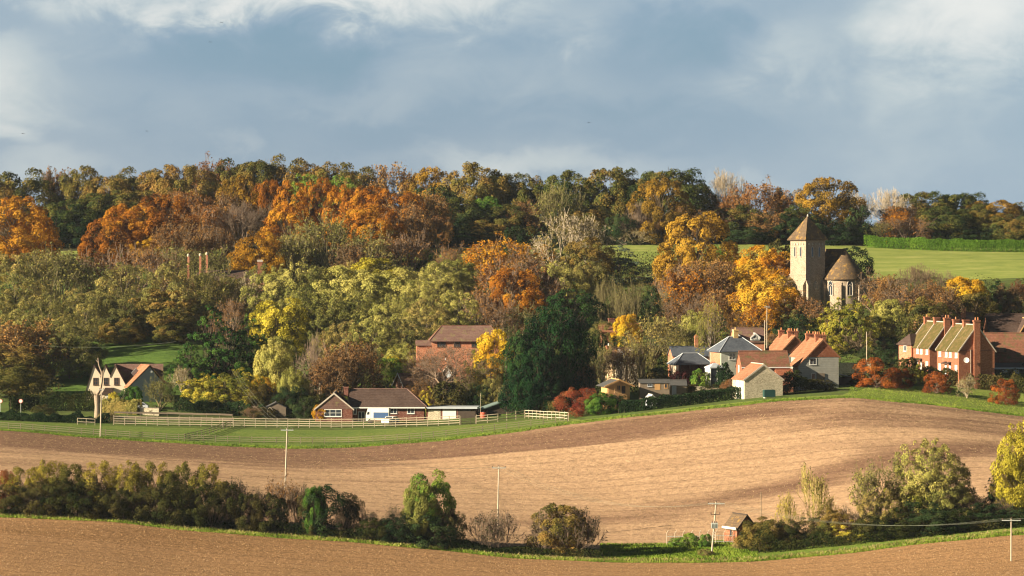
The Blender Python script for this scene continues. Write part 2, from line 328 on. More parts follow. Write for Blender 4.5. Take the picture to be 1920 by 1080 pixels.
LM = {
 'oak': leafmat('leaf_oak', [(0.045, 0.055, 0.018), (0.115, 0.107, 0.027), (0.213, 0.160, 0.043), (0.289, 0.176, 0.049)]),
 'oakdk': leafmat('leaf_oak_green', [(0.026, 0.045, 0.017), (0.056, 0.077, 0.022), (0.120, 0.120, 0.030), (0.224, 0.148, 0.039)]),
 'brown': leafmat('leaf_brown', [(0.084, 0.054, 0.027), (0.183, 0.099, 0.040), (0.305, 0.160, 0.054), (0.366, 0.229, 0.076)]),
 'beech': leafmat('leaf_beech', [(0.092, 0.039, 0.013), (0.236, 0.086, 0.014), (0.386, 0.156, 0.018), (0.473, 0.247, 0.026)]),
 'rust': leafmat('leaf_rust', [(0.085, 0.040, 0.019), (0.18, 0.078, 0.027), (0.27, 0.125, 0.038), (0.32, 0.175, 0.05)]),
 'gold': leafmat('leaf_gold', [(0.207, 0.104, 0.015), (0.390, 0.207, 0.018), (0.549, 0.317, 0.024), (0.600, 0.439, 0.037)]),
 'tawny': leafmat('leaf_tawny', [(0.085, 0.061, 0.017), (0.195, 0.122, 0.022), (0.342, 0.201, 0.027), (0.464, 0.287, 0.037)]),
 'amber': leafmat('leaf_amber', [(0.236, 0.092, 0.013), (0.429, 0.172, 0.016), (0.528, 0.268, 0.021), (0.528, 0.355, 0.043)]),
 'olive': leafmat('leaf_olive', [(0.074, 0.083, 0.029), (0.157, 0.157, 0.046), (0.255, 0.235, 0.068), (0.352, 0.274, 0.088)]),
 'lime': leafmat('leaf_lime', [(0.102, 0.116, 0.030), (0.205, 0.212, 0.055), (0.328, 0.321, 0.082), (0.465, 0.423, 0.123)]),
 'yellow': leafmat('leaf_yellow', [(0.14, 0.13, 0.02), (0.28, 0.25, 0.03), (0.43, 0.37, 0.04), (0.56, 0.46, 0.06)]),
 'green': leafmat('leaf_green', [(0.029, 0.074, 0.016), (0.067, 0.148, 0.024), (0.134, 0.228, 0.034), (0.228, 0.282, 0.048)]),
 'fir': leafmat('leaf_fir', [(0.006, 0.018, 0.009), (0.010, 0.031, 0.012), (0.018, 0.050, 0.015), (0.039, 0.077, 0.021)], trans=0.12),
 'bluefir': leafmat('leaf_cedar', [(0.022, 0.041, 0.037), (0.041, 0.071, 0.055), (0.073, 0.104, 0.073), (0.110, 0.134, 0.085)], trans=0.1),
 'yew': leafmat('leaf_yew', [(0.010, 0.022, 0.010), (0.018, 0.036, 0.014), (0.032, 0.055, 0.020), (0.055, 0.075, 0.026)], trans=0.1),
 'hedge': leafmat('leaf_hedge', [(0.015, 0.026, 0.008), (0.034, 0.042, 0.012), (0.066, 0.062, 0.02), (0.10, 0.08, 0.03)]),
 'clipped': leafmat('leaf_clipped', [(0.045, 0.095, 0.012), (0.075, 0.15, 0.018), (0.10, 0.19, 0.022), (0.15, 0.22, 0.03)]),
 'crimson': leafmat('leaf_crimson', [(0.09, 0.022, 0.016), (0.17, 0.035, 0.02), (0.24, 0.06, 0.03), (0.26, 0.10, 0.04)]),
 'cyp': leafmat('leaf_cypress', [(0.012, 0.036, 0.010), (0.028, 0.072, 0.016), (0.055, 0.115, 0.022), (0.11, 0.17, 0.035)], trans=0.12),
 'grassy': leafmat('leaf_grass', [(0.06, 0.11, 0.015), (0.12, 0.19, 0.025), (0.19, 0.27, 0.035), (0.27, 0.30, 0.06)]),
 'hedgetop': leafmat('leaf_hedge_top', [(0.035, 0.04, 0.01), (0.075, 0.075, 0.016), (0.14, 0.13, 0.024), (0.27, 0.22, 0.035)]),
 'plum': leafmat('leaf_plum', [(0.035, 0.012, 0.014), (0.06, 0.018, 0.02), (0.09, 0.028, 0.028), (0.12, 0.05, 0.03)]),
 'copper': leafmat('leaf_copper', [(0.110, 0.032, 0.015), (0.244, 0.067, 0.018), (0.378, 0.116, 0.024), (0.439, 0.183, 0.037)]),
 'straw': leafmat('leaf_straw', [(0.125, 0.106, 0.044), (0.200, 0.163, 0.062), (0.275, 0.225, 0.094), (0.338, 0.275, 0.125)]),
 'ygreen': leafmat('leaf_ygreen', [(0.070, 0.087, 0.017), (0.168, 0.176, 0.028), (0.309, 0.281, 0.041), (0.477, 0.378, 0.049)]),
}
# ---------------------------------------------------------------- crown meshes (unit width, unit height)
def env_round(z): return np.sqrt(np.clip(1 - ((z - 0.46) / 0.56) ** 2, 0, 1))
def env_dome(z): return np.sqrt(np.clip(1 - (np.clip(z - 0.28, 0, 1) / 0.74) ** 2, 0, 1)) * np.interp(z, [0, .28], [.82, 1])
def env_top(z): return np.sqrt(np.clip(1 - ((z - 0.60) / 0.44) ** 2, 0, 1)) * np.interp(z, [0.15, .5], [.9, 1])
def env_cone(z): return np.interp(z, [0, 0.12, 0.5, 0.8, 1], [0.85, 1, 0.68, 0.33, 0.03])
def env_ley(z): return np.interp(z, [0, 0.2, 0.55, 0.8, 0.93, 1], [0.92, 1, 0.95, 0.72, 0.46, 0.15])
def env_col(z): return np.interp(z, [0, 0.15, 0.6, 0.9, 1], [0.75, 1, 0.95, 0.6, 0.15])
def env_shrub(z): return np.interp(z, [0, 0.2, 0.6, 0.85, 1], [0.86, 0.97, 1, 0.72, 0.25])
def leafquads(P, N, size, rng):
    n = len(P); A = rng.normal(size=(n, 3)); T = np.cross(N, A); T /= np.linalg.norm(T, axis=1)[:, None] + 1e-9
    B = np.cross(N, T); s = size[:, None]; r = rng.uniform(0.55, 1.0, (n, 1))
    V = np.stack([P - T * s - B * s * r * .3, P + B * s * r, P + T * s + B * s * r * .2, P - B * s * r], 1).reshape(-1, 3)
    return V, np.arange(4 * n).reshape(n, 4)
def prisms(S):
    """thin three sided branches; S rows: p0(3) p1(3) r0 r1"""
    p0, p1, r0, r1 = S[:, 0:3], S[:, 3:6], S[:, 6], S[:, 7]; d = p1 - p0; d = d / (np.linalg.norm(d, axis=1)[:, None] + 1e-9)
    a = np.where(np.abs(d[:, 2:3]) < 0.9, np.array([[0, 0, 1.0]]), np.array([[1.0, 0, 0]])); u = np.cross(d, a); u /= np.linalg.norm(u, axis=1)[:, None]; v = np.cross(d, u)
    ring = [(math.cos(k * 2.0944), math.sin(k * 2.0944)) for k in range(3)]
    V = np.stack([p0 + (u * c + v * s) * r0[:, None] for c, s in ring] + [p1 + (u * c + v * s) * r1[:, None] for c, s in ring], 1).reshape(-1, 3)
    b = np.arange(len(S))[:, None] * 6
    Fq = np.concatenate([b + np.array([[k, (k + 1) % 3, (k + 1) % 3 + 3, k + 3]]) for k in range(3)], 0)
    return V, Fq
def assemble(name, V1, F1, v1, V2, F2):
    V = np.concatenate([V1, V2]); Fq = np.concatenate([F1, F2 + len(V1)]) if len(F2) else F1
    mi = np.concatenate([np.zeros(len(F1)), np.ones(len(F2))]); at = np.concatenate([v1, np.zeros(len(F2))])
    return npmesh(name, V, Fq, [None, None], mi, attr=at)
def crown(name, seed, env, ncl=60, cr=0.13, nleaf=150, ls=0.017, inner=0.2, lump=0.12, flat=1.0, droop=0.0, limb=0.45, twigs=3):
    rng = np.random.default_rng(seed)
    zt = np.linspace(0.02, 0.99, 200); wgt = env(zt) + 0.12; wgt /= wgt.sum()
    z = rng.choice(zt, ncl, p=wgt); ang = rng.uniform(0, 2 * np.pi, ncl)
    lob = 1 + lump * np.sin(ang * 3 + seed) * np.cos(z * 7 + seed) + rng.normal(0, lump * .6, ncl)
    q = np.where(rng.random(ncl) < inner, rng.uniform(0.2, 0.7, ncl), rng.uniform(0.78, 1.0, ncl))
    r = env(z) * 0.5 * q * lob
    C = np.stack([r * np.cos(ang), r * np.sin(ang), z], 1); RR = cr * rng.uniform(0.55, 1.35, ncl) * (0.45 + 0.55 * np.clip(env(z), 0, 1))
    k = rng.poisson(nleaf * (RR / cr) ** 1.7); idx = np.repeat(np.arange(ncl), k); n = len(idx)
    d = rng.normal(size=(n, 3)); outw = C[idx] - np.array([0, 0, 0.42]); outw /= np.linalg.norm(outw, axis=1)[:, None] + 1e-6
    d = d / np.linalg.norm(d, axis=1)[:, None] + outw * 0.45 + np.array([0, 0, 0.22]); d /= np.linalg.norm(d, axis=1)[:, None]
    P = C[idx] + d * (RR[idx] * rng.uniform(0.35, 1.12, n) ** 0.5)[:, None] * np.array([1, 1, flat])
    P[:, 2] -= droop * np.hypot(P[:, 0], P[:, 1]) ** 1.5
    N = d * 0.5 + outw * 0.55 + rng.normal(size=(n, 3)) * 0.42; N /= np.linalg.norm(N, axis=1)[:, None]
    V1, F1 = leafquads(P, N, ls * rng.uniform(0.5, 1.5, n), rng)
    clv = rng.uniform(0, 0.7, ncl); v1 = np.clip(clv[idx] + rng.uniform(0, 0.45, n), 0, 1)
    S = []; outw_c = C - np.array([0, 0, .35]); outw_c /= np.linalg.norm(outw_c, axis=1)[:, None] + 1e-6
    for i in range(ncl):
        if twigs:
            for _ in range(twigs):
                dd = rng.normal(size=3) + outw_c[i] * 1.2; dd /= np.linalg.norm(dd); b0 = C[i] + dd * RR[i] * .35; b1 = C[i] + dd * RR[i] * rng.uniform(.95, 1.4) + rng.normal(0, .008, 3); S.append([*b0, *b1, .0022, .0011])
        if rng.random() > limb: continue
        c0 = np.array([0, 0, max(0.0, C[i, 2] - 0.25 - 0.3 * rng.random())]); mid = (c0 + C[i]) / 2 + rng.normal(0, .02, 3)
        S.append([*c0, *mid, .007, .004]); S.append([*mid, *C[i], .004, .002])
        for _ in range(5):
            tip = C[i] + rng.normal(size=3) * RR[i] * 0.75; S.append([*C[i], *tip, .003, .0012])
    V2, F2 = prisms(np.array(S)); return assemble(name, V1, F1, v1, V2, F2)
def bare(name, seed, limbs=9, depth=5, kids=3, leaves=0, ls=0.012, spread=0.75, tw=0.0028, up=0.45, wide=1.0, r0=0.02, hang=0.0):
    rng = np.random.default_rng(seed); S = []; tips = []
    def grow(p, d, L, r, k):
        n = 2 if k > 1 else 1
        for _ in range(n):
            d = d + rng.normal(0, .16, 3) + np.array([0, 0, .05 - hang * (depth - k) * .05]); d /= np.linalg.norm(d)
            q = p + d * L / n; S.append([*p, *q, r, max(tw, r * .8)]); p = q; r = max(tw, r * .8)
        if k == 0: tips.append((p, d)); return
        for _ in range(kids if rng.random() < .85 else kids - 1):
            a = d + rng.normal(0, spread * .62, 3) + np.array([0, 0, up * .25]); a /= np.linalg.norm(a)
            grow(p, a, L * rng.uniform(.6, .92), max(tw, r * .62), k - 1)
        if k <= 2: tips.append((p, d))
    for i in range(limbs):
        th = i / limbs * 6.283 + rng.uniform(-.3, .3); el = rng.uniform(0.15, 1.25)
        d = np.array([math.cos(th) * math.cos(el) * wide, math.sin(th) * math.cos(el) * wide, math.sin(el) + up * .4]); d /= np.linalg.norm(d)
        grow(np.array([0, 0, rng.uniform(0, .12)]), d, 0.20, r0, depth - 1)
    S = np.array(S); T = np.array([a for a, b in tips])
    P = np.concatenate([S[:, 0:3], S[:, 3:6]]); sxy = 0.5 / np.percentile(np.hypot(P[:, 0], P[:, 1]), 97); z0 = np.percentile(P[:, 2], 1); z1 = np.percentile(P[:, 2], 99.5)
    def nm(Q):
        Q = Q.copy(); Q[:, :2] *= sxy; Q[:, 2] = (Q[:, 2] - z0) / (z1 - z0); return Q
    S[:, 0:3] = nm(S[:, 0:3]); S[:, 3:6] = nm(S[:, 3:6]); V2, F2 = prisms(S); T = nm(T)
    if leaves:
        idx = np.repeat(np.arange(len(T)), leaves); n = len(idx); Pq = T[idx] + rng.normal(0, .018, (n, 3))
        N = rng.normal(size=(n, 3)) + (Pq - np.array([0, 0, .35])) * 1.6; N /= np.linalg.norm(N, axis=1)[:, None]
        V1, F1 = leafquads(Pq, N, ls * rng.uniform(.5, 1.4, n), rng)
        cell = np.sin(Pq[:, 0] * 11 + seed) * np.cos(Pq[:, 1] * 9) * np.sin(Pq[:, 2] * 12 + seed); v1 = np.clip(.45 + .3 * cell + rng.uniform(-.25, .25, n), 0, 1)
    else: V1, F1, v1 = np.zeros((0, 3)), np.zeros((0, 4), int), np.zeros(0)
    return assemble(name, V1, F1, v1, V2, F2)
PROTO = {
 'round': [crown('crown', 10 + i, [env_dome, env_dome, env_round, env_dome, env_round][i], 110 + 6 * i, .108, 260, .0118, .3, .06) for i in range(5)],
 'big': [crown('crown', 30 + i, [env_dome, env_round, env_dome][i], 160, .086, 240, .0100, .15, .06) for i in range(3)],
 'thin': [bare('crown', 40 + i, 10, 5, 3, 3, .0135, .8) for i in range(4)],
 'leafy': [bare('crown', 50 + i, 11, 5, 3, 6, .0135, .75) for i in range(4)],
 'bare': [bare('crown', 60 + i, 10, 6, 3, 0, 0, .75, .0022) for i in range(3)],
 'tall': [bare('crown', 66 + i, 9, 5, 3, 1, .010, .45, .0026, .9, .6) for i in range(2)],
 'wide': [bare('crown', 70, 9, 6, 3, 1, .007, .85, .0016, .15, 1.3)],
 'weep': [bare('crown', 74, 9, 5, 3, 3, .011, .6, .0022, .5, .8, .014, .8)],
 'cone': [crown('crown', 80 + i, env_cone, 150, .065, 150, .0105, .15, .22, .8, .1) for i in range(2)],
 'ley': [crown('crown', 84 + i, env_ley, 170, .078, 190, .0095, .15, .08, 1.1) for i in range(2)],
 'cedar': [crown('crown', 88, env_cone, 70, .12, 130, .013, .25, .25, .35, .2)],
 'col': [crown('crown', 90 + i, env_col, 60, .13, 120, .018, .2, .15) for i in range(2)],
 'shrub': [crown('crown', 94 + i, env_shrub, 80, .115, 210, .0118, .25, .14) for i in range(4)],
 'bush': [crown('crown', 100 + i, env_shrub, 34, .17, 120, .028, .2, .12) for i in range(2)],
 'sparse': [crown('crown', 104 + i, env_dome, 85, .075, 95, .0135, .3, .22) for i in range(2)],
 'airy': [crown('crown', 120 + i, [env_round, env_dome, env_round, env_dome][i], 190, .066, 125, .0088, .3, .08, limb=.25, twigs=14) for i in range(4)],
 'stems': [bare('crown', 110 + i, 14, 4, 3, 2, .013, .5, .0035, .8, .7, .009) for i in range(2)],
 'ivy': [crown('crown', 114, env_col, 26, .2, 60, .03, .3, .2)],
}
def trunkmesh(seed):
    rng = np.random.default_rng(seed); S = []; p = np.zeros(3); r = .03
    for k in range(5):
        q = p + np.array([rng.normal(0, .012), rng.normal(0, .012), .13]); S.append([*p, *q, r, r * .84]); r *= .84; p = q
        if k >= 1:
            for _ in range(3):
                a = rng.uniform(0, 6.28); q1 = p + np.array([math.cos(a) * .13, math.sin(a) * .13, .10]); q2 = q1 + np.array([math.cos(a) * .09, math.sin(a) * .09, .12])
                S.append([*p, *q1, r * .6, r * .4]); S.append([*q1, *q2, r * .4, r * .2])
    V, Fq = prisms(np.array(S)); return npmesh('trunk', V, Fq, [None])
TRUNK = [trunkmesh(i) for i in range(3)]
# kind: (proto family, leaf, twig, crown bottom fraction, name, category, words)
KIND = {
 'oak': ('round', 'oak', tw_brown, .10, 'oak_tree', 'tree', 'olive-brown oak'),
 'oakdk': ('round', 'oakdk', tw_dark, .08, 'oak_tree', 'tree', 'dark green turning oak'),
 'brown': ('leafy', 'brown', tw_brown, .10, 'brown_tree', 'tree', 'brown half-bare tree'),
 'beech': ('big', 'beech', tw_brown, .06, 'beech_tree', 'tree', 'rust-orange beech'),
 'rust': ('leafy', 'rust', tw_mauve, .08, 'beech_tree', 'tree', 'red-brown thinning beech'),
 'gold': ('round', 'gold', tw_brown, .08, 'maple_tree', 'tree', 'golden-yellow maple'),
 'amber': ('leafy', 'amber', tw_brown, .06, 'maple_tree', 'tree', 'amber-orange maple'),
 'ambr': ('round', 'amber', tw_brown, .06, 'maple_tree', 'tree', 'bright orange maple'),
 'goldoak': ('big', 'tawny', tw_brown, .05, 'oak_tree', 'tree', 'tawny golden oak'),
 'olive': ('airy', 'olive', tw_olive, .06, 'ash_tree', 'tree', 'dull olive ash'),
 'thinol': ('thin', 'olive', tw_olive, .06, 'ash_tree', 'tree', 'half-bare olive ash'),
 'lime': ('airy', 'lime', tw_olive, .04, 'willow_tree', 'tree', 'pale yellow-green willow'),
 'limer': ('round', 'lime', tw_olive, .05, 'lime_tree', 'tree', 'bright lime-green tree'),
 'yellow': ('round', 'yellow', tw_olive, .08, 'field_maple', 'tree', 'lemon-yellow maple'),
 'ygreen': ('sparse', 'ygreen', tw_olive, .04, 'field_maple', 'tree', 'yellow and green mottled maple'),
 'bare': ('bare', 'olive', tw_brown, .06, 'bare_tree', 'tree', 'bare brown-twigged tree'),
 'barem': ('bare', 'olive', tw_mauve, .06, 'bare_tree', 'tree', 'bare mauve-twigged tree'),
 'pale': ('bare', 'straw', tw_pale, .15, 'bare_tree', 'tree', 'pale leafless tree'),
 'tall': ('tall', 'olive', tw_olive, .03, 'poplar_tree', 'tree', 'tall thin upright bare tree'),
 'taupe': ('thin', 'brown', tw_mauve, .05, 'bare_tree', 'tree', 'grey-brown thin-leaved tree'),
 'tan': ('thin', 'straw', tw_pale, .05, 'bare_tree', 'tree', 'pale tan twiggy tree'),
 'wide': ('wide', 'brown', tw_mauve, .16, 'spreading_tree', 'tree', 'wide low spreading bare tree'),
 'birch': ('weep', 'ygreen', tw_mauve, .12, 'birch_tree', 'tree', 'silver birch with pale stem'),
 'fir': ('ley', 'fir', tw_dark, .01, 'cypress_tree', 'tree', 'dark green cypress'),
 'spruce': ('cone', 'fir', tw_dark, .01, 'spruce_tree', 'tree', 'deep green spruce'),
 'cedar': ('cedar', 'bluefir', tw_dark, .02, 'cedar_tree', 'tree', 'blue-grey cedar with layered boughs'),
 'yew': ('col', 'yew', tw_dark, .01, 'yew_tree', 'tree', 'near-black yew'),
 'holly': ('shrub', 'yew', tw_dark, .02, 'holly_tree', 'tree', 'dark evergreen holly'),
 'green': ('round', 'green', tw_brown, .05, 'green_tree', 'tree', 'fresh green tree'),
 'hedge': ('shrub', 'hedge', tw_dark, .01, 'hedge_shrub', 'shrub', 'dark hawthorn'),
 'yhedge': ('shrub', 'hedgetop', tw_olive, .02, 'hedge_shrub', 'shrub', 'yellow-topped green shrub'),
 'bush': ('bush', 'hedge', tw_brown, .01, 'garden_bush', 'shrub', 'dull green garden bush'),
 'gbush': ('bush', 'green', tw_brown, .01, 'garden_bush', 'shrub', 'bright green garden bush'),
 'topiary': ('bush', 'yew', tw_dark, .0, 'clipped_bush', 'shrub', 'domed dark clipped bush'),
 'copper': ('shrub', 'copper', tw_mauve, .06, 'copper_beech', 'tree', 'small copper beech'),
 'crimson': ('shrub', 'crimson', tw_mauve, .04, 'crimson_shrub', 'shrub', 'round crimson shrub'),
 'plum': ('bush', 'plum', tw_dark, .02, 'plum_shrub', 'shrub', 'plum-purple shrub'),
 'stems': ('stems', 'hedge', tw_mauve, .01, 'thorn_shrub', 'shrub', 'bare thorny shrub'),
 'ystems': ('stems', 'ygreen', tw_yel, .01, 'willow_shrub', 'shrub', 'yellow-stemmed bare willow'),
 'straw': ('bush', 'straw', tw_pale, .0, 'dead_bramble', 'shrub', 'straw-coloured dead bramble'),
}
FAT = {'round': 1.32, 'big': 1.12, 'airy': 1.12, 'leafy': 1.22, 'thin': 1.2, 'bare': 1.12, 'ley': 1.25, 'col': 1.2, 'cone': 1.3, 'sparse': 1.15, 'shrub': 1.12}
_mc = {}
def with_mats(me, *ms):
    k = (me.name, *[m.name for m in ms])
    if k not in _mc:
        c = me.copy()
        for i, m in enumerate(ms): c.materials[i] = m
        _mc[k] = c
    return _mc[k]
TREES = []
trng = random.Random(7)
def tree(kind, px, D, ytop, wpx, label=None, base=None, bot=None, leaf=None, nm=None, group=None, dep=1.0, v=None, words=None):
    """a tree whose crown is wpx wide and reaches the height seen at row ytop, standing at azimuth px and distance D"""
    fam, lf, tw, cb, name, cat, wd = KIND[kind]
    if 765 < D < 945 and fam in ('airy', 'leafy', 'thin', 'round', 'big', 'sparse'):      # give squat crowns their full height down the slope
        D0 = D
        dmin = max(D0 - 32, 794 if 90 < px < 385 and D0 > 775 else 0)
        while D > dmin and (HZ - gz(X(px, D), D) / D * F) - ytop < 1.2 * wpx: D -= 2
        wpx = min(wpx, 1.25 * ((HZ - gz(X(px, D), D) / D * F) - ytop))
    lf = leaf or lf; cb = cb if bot is None else bot
    x = X(px, D); g = gz(x, D) - 0.15; H = Z(ytop, D) - g; W = wpx / F * D * 1.04
    if H < 0.3: H = 0.3
    W *= FAT.get(fam, 1.0)
    t = empty(nm or name, (x, D, g), 0, label, cat, group)
    ps = PROTO[fam]; me = ps[(v if v is not None else trng.randrange(len(ps))) % len(ps)]
    c = link('crown', with_mats(me, LM[lf], tw), t, (0, 0, cb * H)); c.scale = (W, W * dep, H * (1 - cb) * 1.0); c.rotation_euler = (0, 0, trng.uniform(0, 6.28) if dep == 1 else 0)
    if H > 2.2 and fam not in ('stems',):
        k = link('trunk', with_mats(trng.choice(TRUNK), tw_birch if kind == 'birch' else (tw_pale if kind == 'pale' else bark)), t, (0, 0, 0)); q = min(W, H); k.scale = (q * .55, q * .55, H * .92)
    TREES.append((t, kind, px, D, ytop, label, words or wd)); return t
# ---------------------------------------------------------------- the ridge wood on the skyline
def row(phrase, items, group):
    """items run from left to right; those without words of their own are told apart by kind and rank in the row"""
    its = sorted(items, key=lambda a: a[1]); cnt = {}
    ORD = ['', 'first', 'second', 'third', 'fourth', 'fifth', 'sixth', 'seventh', 'eighth', 'ninth', 'tenth', 'eleventh', 'twelfth', 'thirteenth', 'fourteenth', 'fifteenth', 'sixteenth', 'seventeenth', 'eighteenth', 'nineteenth', 'twentieth']
    tot = {}
    for a in its: tot[a[0]] = tot.get(a[0], 0) + 1
    for a in its:
        kind = a[0]; cnt[kind] = cnt.get(kind, 0) + 1; own = a[5] if len(a) > 5 else None; kw = a[6] if len(a) > 6 else {}
        wd = KIND[kind][6]
        if own: lab = own
        elif tot[kind] == 1: lab = '%s %s, the only one' % (wd, phrase)
        else: lab = '%s %s, %s from left' % (wd, phrase, ORD[cnt[kind]])
        tree(kind, a[1], a[2], a[3], a[4], lab, group=group, **kw)
row('in the skyline wood', [
 ('oak', -8, 980, 338, 60), ('oak', 46, 985, 321, 98), ('brown', 112, 990, 321, 62), ('oak', 152, 985, 319, 66), ('oak', 205, 980, 333, 76),
 ('oak', 255, 990, 318, 84), ('oak', 310, 985, 317, 84), ('oak', 362, 985, 318, 80), ('rust', 398, 1002, 305, 76, 'reddish bare-topped tree in the skyline wood, high on the left'),
 ('oak', 440, 1000, 302, 84), ('oak', 480, 998, 303, 80), ('oak', 537, 1000, 295, 74, 'rounded olive oak, highest crown of the whole skyline'),
 ('oak', 590, 1000, 312, 70), ('oakdk', 628, 995, 309, 90), ('oak', 665, 990, 311, 70),
 ('brown', 732, 990, 312, 92), ('goldoak', 806, 990, 317, 88, 'tawny oak with a flat top left of the tall round oak'), ('oak', 890, 985, 313, 92), ('oak', 945, 985, 327, 76), ('oakdk', 990, 985, 331, 70),
 ('oakdk', 1066, 985, 327, 92), ('oakdk', 1140, 985, 319, 90), ('oakdk', 1195, 985, 321, 80), ('oakdk', 1262, 985, 319, 104),
 ('pale', 1363, 985, 321, 76, 'pale leafless tree rising above the skyline wood'), ('rust', 1328, 990, 366, 66), ('rust', 1375, 980, 362, 70), ('rust', 1425, 975, 346, 92), ('oakdk', 1464, 982, 356, 46),
 ('goldoak', 1552, 970, 336, 108, 'tall golden oak behind the church tower'), ('pale', 1612, 985, 362, 56, 'thin pale bare tree just right of the oak behind the tower'),
 ('pale', 1668, 992, 356, 78, 'wispy pale bare tree on the right skyline'), ('oakdk', 1735, 1000, 361, 84), ('brown', 1690, 985, 388, 84), ('oakdk', 1806, 1000, 363, 82),
 ('goldoak', 1858, 1000, 377, 108, 'broad tawny oak near the right end of the skyline'), ('oakdk', 1918, 1000, 381, 66)], 'trees of the skyline wood')
row('at the foot of the ridge wood', [
 ('oakdk', 15, 968, 378, 90), ('oakdk', 130, 966, 378, 90), ('yew', 105, 962, 400, 70), ('holly', 165, 960, 412, 70), ('oakdk', 185, 968, 366, 80), ('oakdk', 240, 972, 360, 90), ('oak', 300, 972, 356, 90),
 ('green', 575, 985, 330, 70), ('green', 640, 980, 335, 70), ('yew', 812, 965, 352, 84, 'dark green evergreen below the tawny skyline oak'), ('oakdk', 860, 966, 375, 90), ('holly', 838, 958, 400, 70), ('green', 915, 970, 372, 60),
 ('oak', 955, 966, 386, 80), ('oakdk', 905, 962, 410, 80), ('holly', 870, 957, 430, 80), ('brown', 985, 965, 380, 60), ('thinol', 1045, 962, 348, 80), ('oakdk', 1095, 964, 385, 80), ('holly', 1120, 958, 420, 70),
 ('holly', 1163, 953, 400, 52), ('barem', 1185, 956, 382, 60), ('brown', 1215, 956, 410, 50), ('goldoak', 1240, 957, 337, 104, 'large amber-gold oak in front of the skyline wood, centre right'),
 ('brown', 1290, 955, 392, 70), ('oakdk', 1385, 962, 388, 80), ('rust', 1340, 958, 395, 70), ('brown', 1432, 958, 400, 80), ('holly', 1400, 954, 425, 80), ('holly', 1470, 958, 400, 70), ('oakdk', 1500, 962, 385, 60),
 ('yew', 1608, 962, 388, 52, 'near-black evergreen beside the end of the clipped hedge'), ('holly', 1545, 960, 410, 100), ('holly', 1580, 958, 425, 60),
 ('amber', 1688, 962, 392, 70), ('thinol', 1655, 960, 415, 70), ('taupe', 1700, 958, 408, 100), ('oakdk', 1765, 965, 388, 84), ('oak', 1835, 968, 395, 70), ('oakdk', 1870, 965, 408, 80), ('oakdk', 1900, 962, 404, 60), ('holly', 1815, 962, 425, 70),
 ('tan', 1200, 951, 428, 60), ('tan', 1170, 952, 432, 40)], 'trees at the foot of the ridge wood')
row('in the orange beech belt', [
 ('beech', 28, 930, 372, 130, 'rust-orange beech at the left edge with grey top', dict(leaf='beech')), ('taupe', 5, 925, 376, 70), ('beech', 80, 922, 430, 50), ('beech', 205, 925, 408, 90), ('beech', 250, 930, 382, 100), ('beech', 305, 932, 366, 110),
 ('rust', 352, 936, 360, 90), ('goldoak', 450, 950, 332, 86, 'tawny-gold tree above the orange beech belt'), ('brown', 420, 936, 366, 90), ('rust', 398, 925, 385, 80), ('beech', 507, 948, 340, 70), ('beech', 548, 944, 342, 76), ('beech', 597, 944, 336, 70),
 ('beech', 640, 944, 350, 90), ('beech', 690, 938, 352, 100), ('beech', 742, 935, 358, 100), ('brown', 795, 934, 366, 84), ('brown', 770, 925, 385, 90), ('rust', 820, 930, 405, 50),
 ('bare', 490, 925, 388, 90), ('barem', 455, 922, 380, 90), ('thinol', 610, 905, 398, 110), ('olive', 565, 902, 420, 80), ('beech', 545, 918, 385, 100), ('beech', 690, 925, 385, 110), ('gold', 487, 890, 436, 80, 'yellow-gold tree right of the brick manor chimney'),
 ('thinol', 545, 893, 440, 76), ('thinol', 690, 898, 432, 90), ('taupe', 765, 902, 434, 90), ('brown', 660, 880, 458, 84), ('holly', 725, 872, 462, 50), ('taupe', 845, 888, 458, 60), ('holly', 800, 880, 466, 40), ('holly', 600, 885, 460, 60),
 ('brown', 405, 905, 430, 60), ('brown', 330, 915, 420, 90), ('gold', 275, 905, 440, 50, 'yellow-leaved tree low in the beech belt on the left')], 'trees of the beech belt')
